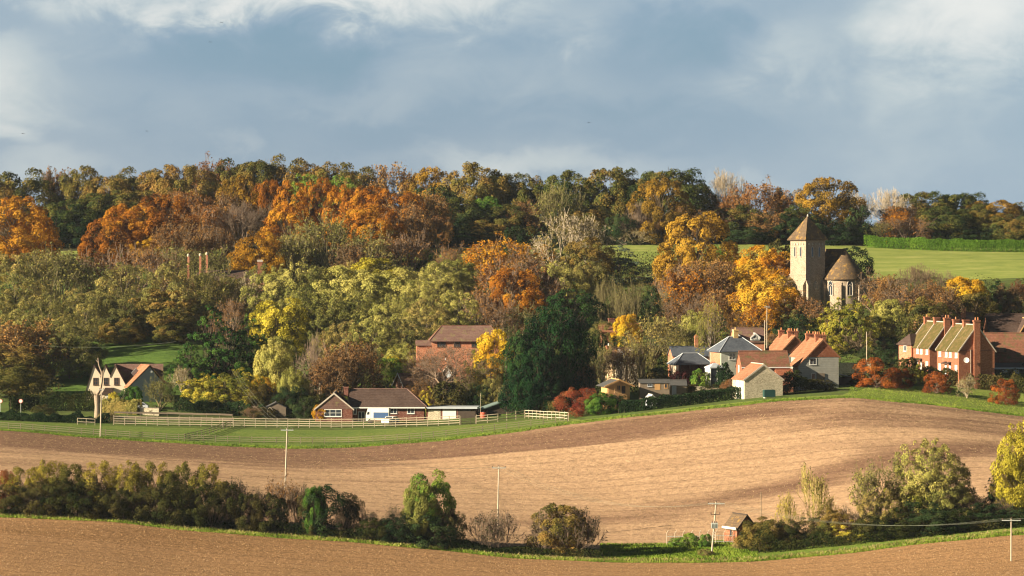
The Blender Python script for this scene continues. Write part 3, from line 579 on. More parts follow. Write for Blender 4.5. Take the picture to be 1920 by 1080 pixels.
row('in the hillside belt', [
 ('olive', 28, 850, 474, 130), ('thinol', 118, 848, 472, 124), ('taupe', 205, 852, 463, 110), ('taupe', 262, 850, 466, 90), ('olive', 232, 838, 492, 120), ('thinol', 75, 855, 468, 90),
 ('thinol', 330, 892, 464, 90), ('thinol', 388, 890, 466, 90), ('bare', 435, 886, 470, 60), ('olive', 335, 828, 490, 120), ('taupe', 310, 852, 474, 60), ('thinol', 400, 830, 496, 90), ('oakdk', 428, 832, 520, 60), ('taupe', 450, 826, 520, 56),
 ('lime', 500, 832, 496, 90), ('lime', 550, 836, 492, 100), ('lime', 600, 840, 500, 90), ('tan', 470, 818, 520, 70), ('limer', 640, 836, 500, 90), ('olive', 665, 842, 488, 60),
 ('yellow', 700, 832, 486, 76, 'pale yellow round-topped tree, tallest in the middle of the hillside belt'), ('limer', 740, 820, 508, 80), ('limer', 690, 818, 515, 80), ('olive', 765, 835, 500, 70), ('lime', 820, 832, 492, 90), ('limer', 845, 825, 488, 80), ('lime', 790, 818, 520, 80), ('olive', 880, 820, 510, 70),
 ('lime', 560, 808, 540, 100), ('lime', 620, 804, 540, 100), ('lime', 670, 800, 545, 90), ('lime', 740, 798, 550, 90), ('olive', 800, 796, 560, 90), ('lime', 860, 800, 545, 90),
 ('amber', 940, 872, 452, 110, 'salmon-orange thinning tree left of the pale twiggy tree'), ('amber', 905, 862, 466, 60), ('taupe', 985, 862, 470, 80), ('rust', 950, 830, 488, 110), ('rust', 1010, 822, 500, 80), ('amber', 1022, 878, 458, 34), ('beech', 965, 812, 504, 100, 'fiery orange beech in the middle of the hillside belt'), ('taupe', 1030, 815, 520, 80),
  ('yew', 965, 900, 425, 40), ('tan', 1060, 900, 402, 110), ('tan', 1105, 898, 412, 80), ('holly', 1050, 880, 445, 60), ('oakdk', 1100, 878, 450, 70),
 ('lime', 1050, 835, 490, 90), ('olive', 1095, 832, 488, 80), ('cedar', 1160, 852, 446, 104, 'blue-grey cedar with layered boughs on the hillside'), 
 ('goldoak', 1308, 860, 400, 128, 'big yellow-gold tree standing against the meadow'), ('green', 1345, 848, 462, 50), ('taupe', 1275, 820, 498, 80), ('brown', 1325, 815, 490, 90), ('rust', 1345, 820, 500, 60), ('taupe', 1255, 812, 515, 60), ('amber', 1290, 805, 512, 80), ('brown', 1365, 830, 490, 60),
 ('ambr', 1432, 825, 466, 80, 'bright orange maple beside the church tower'), ('ambr', 1412, 808, 500, 70), ('ambr', 1440, 790, 520, 90), ('ambr', 1400, 795, 545, 60), ('taupe', 1462, 788, 520, 60),
 ('rust', 1500, 772, 556, 60), ('olive', 1485, 764, 566, 80), ('taupe', 1530, 762, 565, 60), ('bush', 1462, 845, 455, 46), ('yew', 1602, 845, 464, 60, 'dark evergreen behind the round end of the church')], 'trees of the hillside belt')
row('behind the village roofs on the right', [
 ('taupe', 1640, 790, 512, 70), ('brown', 1665, 800, 520, 70), ('bare', 1715, 792, 498, 80), ('taupe', 1695, 790, 525, 90), ('bare', 1760, 790, 506, 70), ('brown', 1752, 800, 530, 80), ('gold', 1805, 798, 520, 66, 'golden tree behind the chimneys of the brick cottages'), ('brown', 1770, 780, 540, 80),
 ('spruce', 1872, 785, 526, 62, 'deep green spruce above the long tiled roofs'), ('rust', 1912, 795, 528, 50), ('green', 1845, 778, 548, 40), ('oak', 1830, 782, 550, 60), ('brown', 1890, 800, 535, 50),
 ('ygreen', 1575, 775, 560, 80), ('ygreen', 1610, 772, 556, 90), ('ygreen', 1560, 752, 585, 76), ('ygreen', 1600, 750, 582, 80), ('limer', 1672, 768, 562, 60), ('limer', 1690, 760, 575, 50), ('oak', 1735, 772, 560, 80), ('thinol', 1720, 755, 580, 60), ('thinol', 1655, 752, 590, 60),
 ('bare', 1612, 738, 610, 84), ('yew', 1505, 742, 592, 50), ('ygreen', 1555, 738, 620, 50), ('holly', 1655, 738, 632, 50), ('oakdk', 1790, 765, 570, 60), ('holly', 1640, 725, 650, 50), ('holly', 1675, 722, 655, 44)], 'trees behind the village roofs')
row('in the village middle', [
 ('fir', 1072, 775, 543, 98, 'tall dark cypress behind the great cypress clump'), ('fir', 1036, 690, 576, 112, 'huge dark cypress, the broadest evergreen of the village'), ('fir', 988, 686, 620, 80), ('fir', 1080, 694, 622, 62), ('fir', 1010, 682, 650, 84),
 ('tall', 1150, 782, 522, 60), ('tall', 1190, 778, 528, 50), ('tall', 1125, 785, 528, 40), ('tall', 1170, 770, 545, 50), ('yew', 1222, 775, 540, 36), ('tall', 1255, 790, 540, 50), ('tall', 1375, 775, 560, 50), ('taupe', 1395, 765, 585, 60), ('amber', 1425, 760, 565, 60), ('taupe', 1290, 770, 550, 80), ('brown', 1340, 775, 545, 70),
 ('thinol', 985, 765, 575, 90), ('taupe', 940, 775, 560, 80), ('taupe', 900, 785, 548, 70), ('olive', 1130, 752, 600, 60), ('oakdk', 1115, 735, 622, 40), ('gold', 1175, 748, 590, 40, 'small yellow tree among the roofs left of the great twiggy tree'), ('holly', 1160, 735, 632, 50),
 ('thinol', 1225, 728, 594, 96, 'great round olive twiggy tree left of the slate roofs'), ('thinol', 1265, 738, 606, 60), ('thinol', 1130, 705, 640, 60), ('taupe', 1165, 703, 650, 60), ('thinol', 1200, 712, 640, 60), ('taupe', 1105, 690, 680, 50), ('limer', 1300, 745, 585, 50), ('limer', 1318, 740, 605, 40),
 ('birch', 1332, 712, 568, 56, 'silver birch with white stems beside the slate roofed house'), ('brown', 1395, 745, 610, 40), ('taupe', 1440, 740, 625, 40), ('holly', 1480, 750, 600, 50)], 'trees in the village middle')
row('around the bungalow and the paddock', [
 ('spruce', 395, 738, 572, 100, 'tall pointed green conifer right of the cream cottage', dict(leaf='cyp')), ('spruce', 355, 730, 640, 66, None, dict(leaf='cyp')), ('spruce', 468, 742, 582, 74, None, dict(leaf='cyp')), ('spruce', 428, 733, 612, 96, None, dict(leaf='cyp')), ('ygreen', 385, 705, 700, 80), ('ygreen', 455, 702, 690, 80), ('ygreen', 425, 698, 700, 100), ('gold', 490, 708, 705, 40), ('hedge', 485, 698, 722, 60),
 ('yellow', 530, 770, 562, 84, 'brilliant lemon-yellow maple above the bungalow'), ('lime', 600, 788, 588, 70), ('limer', 522, 742, 632, 50), ('limer', 515, 728, 640, 50), ('lime', 610, 775, 590, 70), ('olive', 650, 778, 600, 80), ('lime', 700, 780, 590, 90), ('olive', 760, 778, 595, 80), ('holly', 685, 758, 600, 40), ('lime', 735, 762, 630, 60), ('holly', 700, 748, 650, 50), ('olive', 610, 755, 620, 60),
 ('barem', 580, 722, 632, 56, 'mauve leafless tree with a dark stem above the bungalow'), ('taupe', 635, 712, 645, 76), ('brown', 660, 708, 642, 90), ('brown', 625, 704, 670, 70), ('limer', 548, 702, 692, 38), ('olive', 560, 708, 700, 50), ('holly', 545, 696, 725, 60),
 ('limer', 758, 742, 645, 56), ('yellow', 738, 738, 668, 30), ('wide', 832, 702, 650, 156, 'wide low spreading bare tree above the flat garage roof'), ('wide', 800, 712, 668, 110), ('gold', 930, 722, 622, 60, 'yellow autumn tree between the red hillside house and the great cypress'), ('ygreen', 905, 728, 640, 50), ('olive', 920, 704, 668, 80), ('olive', 880, 700, 690, 60),
 ('green', 720, 735, 672, 60), ('thinol', 700, 728, 660, 50), ('brown', 790, 698, 715, 40), ('ygreen', 805, 695, 725, 40), ('bush', 845, 694, 718, 60), ('holly', 900, 694, 722, 40), ('olive', 925, 694, 708, 50), ('straw', 948, 690, 728, 36, 'beehive-shaped pale clipped bush by the timber shed'),
 ('oak', 950, 710, 690, 40), ('hedge', 525, 696, 742, 40), ('bush', 590, 692, 742, 40)], 'trees around the bungalow')
row('in the shaded wood at the left', [
 ('olive', 85, 800, 548, 110), ('olive', 160, 806, 540, 110), ('olive', 232, 808, 542, 110), ('oak', 310, 802, 545, 110), ('olive', 5, 800, 562, 90), ('olive', 378, 798, 566, 80),
 ('brown', 35, 768, 604, 120), ('olive', 130, 772, 600, 120), ('oakdk', 225, 786, 598, 120), ('oakdk', 320, 786, 605, 100), ('taupe', 430, 785, 565, 60),
 ('oak', 15, 732, 645, 110), ('taupe', 95, 740, 640, 90), ('oakdk', 150, 750, 640, 60), ('tan', 340, 722, 690, 40), ('oak', 30, 712, 685, 90)], 'trees of the shaded left wood')
row('in the lower field hedge', [
 ('crimson', 6, 535, 884, 40, 'dark red shrub at the left end of the lower hedge'), ('yhedge', 45, 537, 876, 70), ('yhedge', 92, 537, 862, 60), ('yhedge', 135, 536, 872, 70), ('yhedge', 185, 535, 866, 66), ('yhedge', 245, 535, 866, 60), ('yhedge', 292, 537, 866, 64), ('yhedge', 340, 536, 868, 64), ('yhedge', 392, 536, 872, 66),
 ('hedge', 20, 533, 905, 70), ('hedge', 70, 532, 905, 70), ('hedge', 115, 532, 900, 70), ('hedge', 165, 532, 905, 70), ('hedge', 215, 532, 915, 60), ('hedge', 265, 532, 912, 70), ('hedge', 320, 532, 905, 76), ('hedge', 375, 532, 910, 70), ('hedge', 425, 533, 905, 60),
 ('stems', 58, 531.6, 926, 50), ('stems', 148, 531.6, 930, 56), ('stems', 232, 531.6, 928, 50), ('stems', 305, 531.6, 934, 60), ('stems', 398, 531.6, 938, 50), ('stems', 445, 536, 895, 60), ('stems', 478, 536, 912, 50), ('hedge', 470, 532, 925, 50), ('taupe', 525, 537, 892, 66), ('hedge', 510, 533, 925, 60), ('stems', 560, 536, 908, 50), ('holly', 605, 534, 910, 84), ('hedge', 585, 533, 920, 50), ('green', 590, 532, 912, 30), ('stems', 640, 532, 960, 44), ('hedge', 662, 535, 927, 38),
 ('stems', 690, 534, 952, 50), ('hedge', 700, 532, 970, 50), ('stems', 735, 534, 948, 56), ('holly', 745, 532, 965, 56), ('green', 808, 536, 886, 66, 'fresh green tree standing tall in the lower hedge', dict(bot=.04, v=0)), ('limer', 788, 534, 912, 50), ('holly', 812, 532, 965, 80), ('hedge', 850, 534, 955, 44),
 ('stems', 905, 534, 960, 70), ('stems', 945, 534, 956, 66), ('stems', 1020, 534, 962, 66), ('oak', 1050, 536, 948, 84, 'olive and brown thorn bush last but two in the lower hedge', dict(bot=.02)), ('stems', 1095, 535, 954, 76), ('stems', 1065, 533, 975, 80), ('stems', 925, 532, 985, 80)], 'shrubs of the lower field hedge')
row('on the right of the lower field', [
 ('oak', 1432, 541, 972, 70, 'round brown-green bush hiding the side of the brick kiosk', dict(bot=.0)), ('ystems', 1478, 544, 925, 60), ('ystems', 1524, 545, 874, 72, 'tall yellow-twigged willow on the right of the lower field'), ('ystems', 1555, 545, 935, 60), ('hedge', 1480, 540, 975, 50), ('hedge', 1520, 541, 970, 60), ('oakdk', 1560, 541, 955, 60), ('stems', 1595, 541, 950, 60),
 ('thinol', 1645, 544, 862, 96, 'half-bare pale olive tree leaning on the big green ash'), ('lime', 1740, 545, 822, 110, 'big green ash, tallest tree of the lower field', dict(bot=.12)), ('olive', 1765, 546, 850, 110), ('ygreen', 1700, 544, 890, 90), ('lime', 1775, 543, 900, 90), ('olive', 1650, 541, 920, 80), ('holly', 1720, 541, 940, 90),
 ('ygreen', 1600, 539, 975, 70), ('hedge', 1640, 538, 965, 70), ('hedge', 1690, 538, 960, 80), ('holly', 1750, 537, 955, 80), ('hedge', 1800, 538, 950, 80), ('holly', 1850, 539, 945, 80), ('stems', 1820, 543, 920, 70), ('cedar', 1858, 544, 892, 46, 'ragged dark pine left of the yellow tree at the right edge', dict(leaf='yew')), ('stems', 1880, 541, 935, 50), ('holly', 1905, 540, 950, 70),
 ('yellow', 1912, 545, 800, 76, 'yellow-leaved tree cut by the right edge', dict(bot=.1)), ('yellow', 1950, 548, 780, 80)], 'trees and shrubs of the lower right field')
for kd, px, D, yt, wp, lb in [
 ('copper', 1643, 674, 672, 64, 'largest copper beech on the lawn, leftmost of the rust-red ones'), ('copper', 1690, 678, 692, 38, 'dark copper beech second on the lawn below the brick cottages'),
 ('copper', 1757, 672, 697, 44, 'copper beech with a bare top in front of the near brick cottages'), ('copper', 1885, 668, 712, 46, 'small rusty beech alone on the lawn at the right'),
 ('tan', 1813, 670, 705, 36, 'thin leafless sapling on the lawn right of the brick gable'), ('crimson', 1086, 655, 726, 66, 'round crimson shrub at the end of the rail fence'),
 ('green', 1126, 652, 738, 44, 'green conifer-like bush beside the crimson shrub'), ('holly', 1160, 655, 742, 44, 'dark bush between the crimson shrub and the long hedge'), ('taupe', 1150, 662, 735, 40, 'brown twiggy bush in front of the summerhouse'),
 ('topiary', 1360, 684, 684, 34, 'domed dark clipped bush by the glass porch'), ('plum', 1276, 690, 698, 34, 'plum-purple shrub under the slate roofed house'), ('gbush', 1313, 690, 695, 34, 'bright green bush right of the plum shrub'),
 ('topiary', 1240, 700, 692, 46, 'dark round bush above the garden sheds'), ('bush', 1229, 694, 700, 50, 'yellow-green clipped mound above the garden sheds'), ('bush', 1490, 660, 697, 50, 'grey-green bush between the flint barn and the weatherboarded house'),
 ('topiary', 1395, 655, 724, 24, 'small dark bush at the left foot of the flint barn'), ('bush', 1335, 680, 722, 44, 'low garden bush below the glass porch'), ('rust', 1370, 672, 712, 40, 'reddish garden bush left of the flint barn'),
 ('bush', 1290, 676, 722, 40, 'olive bush at the right end of the grey garden fence'), ('holly', 1592, 688, 700, 34, 'dark evergreen at the right corner of the weatherboarded house'), ('bush', 1535, 664, 712, 56, 'low planting under the weatherboarded gable'),
 ('bush', 1610, 682, 708, 34, 'brambly bush right of the weatherboarded house'), ('gbush', 1640, 690, 700, 30, 'green bush behind the largest copper beech'), ('bush', 1700, 690, 672, 40, 'climber-covered bush left of the brick cottages'),
 ('ygreen', 1722, 690, 672, 26, 'yellow creeper growing on the far brick cottage'), ('gbush', 240, 693, 727, 34, 'glossy green laurel in front of the cream cottage'), ('gbush', 256, 692, 726, 22, 'light green bush right of the laurel'), ('yellow', 213, 691, 736, 16, 'small yellow bush beside the cottage door'),
 ('thinol', 300, 686, 706, 54, 'small round apple tree by the low stone wall'), ('bush', 80, 676, 760, 44, 'rounded green bush in the verge near the round road sign'), ('straw', 205, 672, 774, 40, 'brown bramble at the foot of the dead trunk'),
 ('holly', 640, 683, 752, 22, 'climber at the corner of the bungalow bay window'), ('gold', 604, 683, 757, 26, 'golden climber on the left of the bungalow gable'), ('holly', 570, 688, 745, 44, 'dark bush left of the bungalow'),
 ('bush', 495, 686, 765, 50, 'low dark bush in front of the garden shed'), ('taupe', 475, 684, 762, 40, 'brown hedge plant behind the left end of the paddock rails'), ('gbush', 1296, 547, 1000, 30, 'bright nettle patch in front of the palisade fence'),
 ('gbush', 1322, 546, 1002, 22, 'tall green nettles left of the transformer pole'), ('gbush', 1270, 548, 1008, 30, 'low green nettles by the end of the palisade fence'), ('straw', 1322, 536, 1030, 26, 'grey dead bush near the foot of the transformer pole'),
 ('straw', 1392, 543, 1016, 40, 'dry reeds in front of the brick kiosk'), ('stems', 1830, 700, 690, 60, 'bare brown hedge plant behind the lawn')]:
    tree(kd, px, D, yt, wp, lb)
# ---------------------------------------------------------------- hedges: one clipped mass each
def hedge(name, label, path, h, wd, leafname, n, ls, seed, cat='hedge', lump=.12, top_py=None):
    """path: list of (px, D); leaves fill a rounded box along it"""
    rng = np.random.default_rng(seed); P3 = np.array([GP(p, D) for p, D in path]); L = np.r_[0, np.cumsum(np.linalg.norm(np.diff(P3[:, :2], axis=0), axis=1))]
    s = rng.uniform(0, L[-1], n); k = np.clip(np.searchsorted(L, s) - 1, 0, len(L) - 2); f = ((s - L[k]) / (L[k + 1] - L[k]))[:, None]
    c = P3[k] * (1 - f) + P3[k + 1] * f; dr = P3[k + 1] - P3[k]; dr[:, 2] = 0; dr /= np.linalg.norm(dr, axis=1)[:, None]; nr = np.stack([dr[:, 1], -dr[:, 0], 0 * s], 1)
    a = rng.uniform(-0.15, np.pi + .15, n); hh = np.interp(s / L[-1], np.linspace(0, 1, 24), h * (1 + rng.normal(0, lump, 24)))
    ca, sa = np.cos(a), np.sin(a); q = 0.45; bx = np.sign(ca) * np.abs(ca) ** q; bz = np.sign(sa) * np.abs(sa) ** q
    dep = rng.uniform(0.86, 1.04, n) + .05 * np.sin(s * 2.1) * np.cos(s * .9)
    off = nr * (bx * wd * .5 * dep)[:, None]; P = c + off; P[:, 2] = np.array([0.0]) + c[:, 2] + np.clip(bz, -.05, 1) * hh * dep
    # sides filled from the ground up
    m = rng.random(n) < .45; P[m, 2] = c[m, 2] + rng.random(m.sum()) * hh[m]; sd = np.sign(ca[m]); P[m, :2] = (c[m] + nr[m] * (sd * wd * .5 * dep[m])[:, None])[:, :2]
    N = nr * bx[:, None] + np.array([0, 0, 1.0]) * np.clip(bz, 0, 1)[:, None] * .9; N[m] = nr[m] * sd[:, None] + [0, 0, .25]
    N += rng.normal(size=(n, 3)) * .45; N /= np.linalg.norm(N, axis=1)[:, None]
    o0 = P3[0]; V, Fq = leafquads(P - o0, N, ls * rng.uniform(.5, 1.5, n), rng)
    S = []
    for t_ in np.linspace(0, L[-1], int(L[-1] / 1.2) + 2):
        kk = min(np.searchsorted(L, t_, side='right') - 1, len(L) - 2); ff = (t_ - L[kk]) / (L[kk + 1] - L[kk]); c_ = P3[kk] * (1 - ff) + P3[kk + 1] * ff - o0
        S.append([*(c_ + [0, 0, -.1]), *(c_ + [0, 0, h * .8]), .06, .03])
    V2, F2 = prisms(np.array(S)); me = assemble(name, V, Fq, np.clip(rng.uniform(0, .8, n), 0, 1), V2, F2); me.materials[0] = LM[leafname]; me.materials[1] = tw_dark
    return setp(link(name, me, None, Vector(o0)), label, cat)
hedge('clipped_hedge', 'long bright green clipped hedge along the top of the meadow', [(1624, 948), (1680, 943), (1760, 938), (1840, 934), (1990, 930)], 3.1, 3.0, 'clipped', 26000, .13, 1, lump=.06)
hedge('garden_hedge', 'long dark green hedge along the ploughed field below the summerhouse', [(1160, 650), (1210, 650), (1280, 652), (1340, 654), (1382, 655)], 2.2, 2.6, 'yew', 12000, .12, 2, lump=.08)
hedge('roadside_hedge', 'domed brown-green hedge in front of the cream cottage, left piece', [(20, 686), (70, 688), (120, 688), (182, 688)], 3.0, 3.2, 'hedge', 10000, .13, 3)
hedge('roadside_hedge', 'brownish hedge right of the dead trunk below the cream cottage', [(190, 686), (225, 685), (262, 684)], 2.6, 3.4, 'olive', 7000, .13, 4)
hedge('verge_hedge', 'low dark brambly hedge along the left verge behind the rails', [(-60, 668), (20, 668), (90, 668), (160, 669), (205, 670)], 1.5, 2.0, 'yew', 8000, .14, 5, lump=.3)
hedge('lawn_hedge', 'long mixed hedge between the brick cottages and the lawn', [(1700, 693), (1740, 692), (1790, 692), (1850, 692), (1990, 690)], 3.0, 3.2, 'hedge', 15000, .13, 6, lump=.16)
hedge('garden_hedge', 'dark shadowed hedge behind the rails left of the bungalow', [(325, 692), (380, 692), (450, 690), (500, 690)], 2.4, 2.2, 'yew', 8000, .13, 7, lump=.2)
hedge('garden_hedge', 'hedge behind the timber shed at the foot of the great cypress', [(900, 700), (960, 692), (1010, 686), (1050, 672)], 2.2, 2.2, 'hedge', 7000, .13, 8, lump=.2)
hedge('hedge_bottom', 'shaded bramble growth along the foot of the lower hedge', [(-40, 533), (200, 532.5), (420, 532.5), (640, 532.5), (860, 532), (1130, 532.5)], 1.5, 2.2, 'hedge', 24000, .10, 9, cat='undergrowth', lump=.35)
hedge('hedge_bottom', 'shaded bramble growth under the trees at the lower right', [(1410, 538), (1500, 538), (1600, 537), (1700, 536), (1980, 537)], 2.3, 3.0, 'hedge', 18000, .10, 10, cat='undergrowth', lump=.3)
# ---------------------------------------------------------------- stuff nobody could count: understorey and grass tufts
def undergrowth(name, label, us, Ds, hts, n, ls, leafname, seed):
    rng = np.random.default_rng(seed); V_, v_ = [], []
    m = n // 90; u = rng.uniform(us[0], us[-1], m); D = rng.uniform(Ds[0], Ds[1], m); h = rng.uniform(*hts, m); ok = ~((u > 100) & (u < 380) & (D > 698) & (D < 800)); u, D, h = u[ok], D[ok], h[ok]; m = len(u); x = (u - 960) / F * D; z = gzu(u, D)
    idx = np.repeat(np.arange(m), 90); d = rng.normal(size=(len(idx), 3)); d /= np.linalg.norm(d, axis=1)[:, None]
    P = np.stack([x[idx] + d[:, 0] * h[idx] * .8, D[idx] + d[:, 1] * h[idx] * .8, z[idx] + h[idx] * .45 + d[:, 2] * h[idx] * .55], 1)
    N = d + rng.normal(size=d.shape) * .5; N /= np.linalg.norm(N, axis=1)[:, None]
    V, Fq = leafquads(P, N, ls * rng.uniform(.5, 1.5, len(P)), rng)
    o = link(name, npmesh(name, V, Fq, [LM[leafname]], attr=rng.uniform(0, .8, len(Fq)))); return setp(o, label, 'undergrowth', kind='stuff')
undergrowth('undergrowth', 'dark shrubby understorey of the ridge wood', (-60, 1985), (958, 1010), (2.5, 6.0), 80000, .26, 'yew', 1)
undergrowth('undergrowth', 'brown-green scrub between the hillside trees', (-60, 1300), (700, 905), (2.0, 5.0), 90000, .17, 'hedge', 2)
undergrowth('undergrowth', 'low garden shrubs between the houses', (1100, 1985), (700, 835), (1.0, 3.0), 50000, .15, 'hedge', 3)
def tufts(name, label, f_pos, n, h, wdt, mat, seed):
    rng = np.random.default_rng(seed); x, y, z = f_pos(rng, n); a = rng.uniform(0, np.pi, n); hh = h * rng.uniform(.4, 1.4, n); ln = rng.normal(0, .35, (n, 2)) * hh[:, None]
    ww = wdt * rng.uniform(.5, 1.5, n); dx, dy = np.cos(a) * ww, np.sin(a) * ww; B = np.stack([x, y, z - .03], 1)
    V = np.stack([B - np.stack([dx, dy, 0 * x], 1), B + np.stack([dx, dy, 0 * x], 1), B + np.stack([ln[:, 0] + dx * .2, ln[:, 1], hh], 1), B + np.stack([ln[:, 0] - dx * .4, ln[:, 1], hh * .92], 1)], 1).reshape(-1, 3)
    o = link(name, npmesh(name, V, np.arange(4 * n).reshape(n, 4), [LM[mat]], attr=rng.random(n))); return setp(o, label, 'grass', kind='stuff')
def along(u0, u1, ef, s0, s1):
    def f(rng, n):
        u = rng.uniform(u0, u1, n); D = np.interp(u, US, ef) + rng.uniform(s0, s1, n); return (u - 960) / F * D, D, gzu(u, D)
    return f
tufts('verge_grass', 'grass tufts along the foot of the lower hedge', along(-60, 1985, e_low, -.4, 3.0), 26000, .26, .08, 'grassy', 11)
tufts('verge_grass', 'yellowing grass tufts mixed in along the lower verge', along(-60, 1985, e_low, .3, 4), 5000, .40, .07, 'straw', 15)
tufts('field_edge_grass', 'rough grass along the top edge of the ploughed field', along(-60, 1985, e_pl1, -.4, 3), 12000, .22, .09, 'grassy', 12)
tufts('kiosk_grass', 'rough green grass around the kiosk and transformer pole', along(1125, 1420, e_low, 3, 24), 16000, .26, .09, 'grassy', 13)
tufts('lawn_grass', 'rough grass on the lawn under the copper beeches', along(1590, 1990, e_pl1, 1, 44), 7000, .16, .07, 'grassy', 14)

def clods(name, label, f_pos, n, size, mat, seed):
    rng = np.random.default_rng(seed); x, y, z = f_pos(rng, n); r = size * np.minimum(rng.lognormal(0, .4, n), 1.9); a = rng.uniform(0, 6.28, n); P = []
    for k in range(3): P.append(np.stack([x + r * np.cos(a + k * 2.094) * rng.uniform(.7, 1.3, n), y + r * np.sin(a + k * 2.094) * rng.uniform(.7, 1.3, n), z - .02], 1))
    P.append(np.stack([x + rng.normal(0, .2, n) * r, y + rng.normal(0, .2, n) * r, z + r * rng.uniform(.5, 1.1, n)], 1))
    V = np.stack(P, 1).reshape(-1, 3); b = np.arange(n)[:, None] * 4
    Fq = np.concatenate([b + np.array([[0, 1, 3]]), b + np.array([[1, 2, 3]]), b + np.array([[2, 0, 3]])])
    v = rng.random(n); o = link(name, npmesh(name, V, Fq, [mat], attr=np.concatenate([v, v, v]))); return setp(o, label, 'soil clods', kind='stuff')
def clodmat(name, stops):
    m, t, b = M(name, 1.0); b.inputs['Specular IOR Level'].default_value = .05; at = t.nodes.new('ShaderNodeAttribute'); at.attribute_name = 'v'; t.links.new(ramp(t, at.outputs['Fac'], stops), b.inputs['Base Color']); return m
def between(u0, u1, ea, eb, p=1.0):
    def f(rng, n):
        u = rng.uniform(u0, u1, n); t = rng.random(n) ** p; A = np.interp(u, US, ea) if hasattr(ea, '__len__') else ea; B = np.interp(u, US, eb) if hasattr(eb, '__len__') else eb
        D = A * (1 - t) + B * t; return (u - 960) / F * D, D, gzu(u, D)
    return f
clods('soil_clods', 'clods and flints strewn over the lower field', between(-60, 1985, 462, e_low - .6), 90000, .065, clodmat('clod_near', [(0, (.18, .10, .045)), (.6, (.42, .25, .115)), (.93, (.50, .33, .17)), (1, (.56, .42, .28))]), 21)
clods('soil_clods', 'clods and flints strewn over the ploughed field', between(-60, 1985, e_pl0 + .5, e_pl1 - .6), 80000, .062, clodmat('clod_mid', [(0, (.20, .13, .07)), (.6, (.45, .31, .155)), (.93, (.55, .41, .23)), (1, (.58, .44, .29))]), 22)
# ---------------------------------------------------------------- building kit
class MB:
    def __init__(s): s.v = []; s.f = []
    def poly(s, *pts):
        b = len(s.v); s.v += [tuple(p) for p in pts]; s.f.append(tuple(range(b, b + len(pts)))); return s
    def box(s, x0, x1, y0, y1, z0, z1):
        b = len(s.v); s.v += [(x, y, z) for z in (z0, z1) for y in (y0, y1) for x in (x0, x1)]
        s.f += [tuple(b + i for i in q) for q in ((0, 2, 3, 1), (4, 5, 7, 6), (0, 1, 5, 4), (2, 6, 7, 3), (0, 4, 6, 2), (1, 3, 7, 5))]; return s
    def ext(s, prof, axis, a, c):
        """extrude a closed profile along axis 'x' (profile y,z) or 'y' (profile x,z)"""
        n = len(prof); b = len(s.v)
        for q in (a, c): s.v += [((q, p[0], p[1]) if axis == 'x' else (p[0], q, p[1])) for p in prof]
        s.f += [tuple(b + i for i in range(n)), tuple(b + n + i for i in reversed(range(n)))]
        s.f += [(b + i, b + (i + 1) % n, b + n + (i + 1) % n, b + n + i) for i in range(n)]; return s
    def tube(s, p0, p1, r0, r1, n=8):
        p0, p1 = Vector(p0), Vector(p1); d = (p1 - p0).normalized(); a = Vector((0, 0, 1)) if abs(d.z) < .9 else Vector((1, 0, 0)); u = d.cross(a).normalized(); v = d.cross(u); b = len(s.v)
        for p, r in ((p0, r0), (p1, r1)):
            s.v += [tuple(p + (u * math.cos(k / n * 6.2832) + v * math.sin(k / n * 6.2832)) * r) for k in range(n)]
        s.f += [(b + i, b + (i + 1) % n, b + n + (i + 1) % n, b + n + i) for i in range(n)] + [tuple(b + i for i in reversed(range(n))), tuple(b + n + i for i in range(n))]; return s
    def lathe(s, prof, n, c=(0, 0), a0=0, a1=6.28318):
        b = len(s.v); full = a1 - a0 > 6.28; m = n if full else n + 1
        for r, z in prof: s.v += [(c[0] + r * math.cos(a0 + (a1 - a0) * k / n), c[1] + r * math.sin(a0 + (a1 - a0) * k / n), z) for k in range(m)]
        for j in range(len(prof) - 1):
            for k in range(n): s.f.append((b + j * m + k, b + j * m + (k + 1) % m, b + (j + 1) * m + (k + 1) % m, b + (j + 1) * m + k))
        return s
    def mesh(s, name, m, smooth=False):
        me = bpy.data.meshes.new(name); me.from_pydata(s.v, [], s.f); me.materials.append(m); me.update()
        import bmesh
        bm = bmesh.new(); bm.from_mesh(me); bmesh.ops.recalc_face_normals(bm, faces=bm.faces); bm.to_mesh(me); bm.free()
        if smooth:
            for p in me.polygons: p.use_smooth = True
        return me
    def put(s, name, m, parent=None, loc=None, smooth=False): return link(name, s.mesh(name, m, smooth), parent, loc)
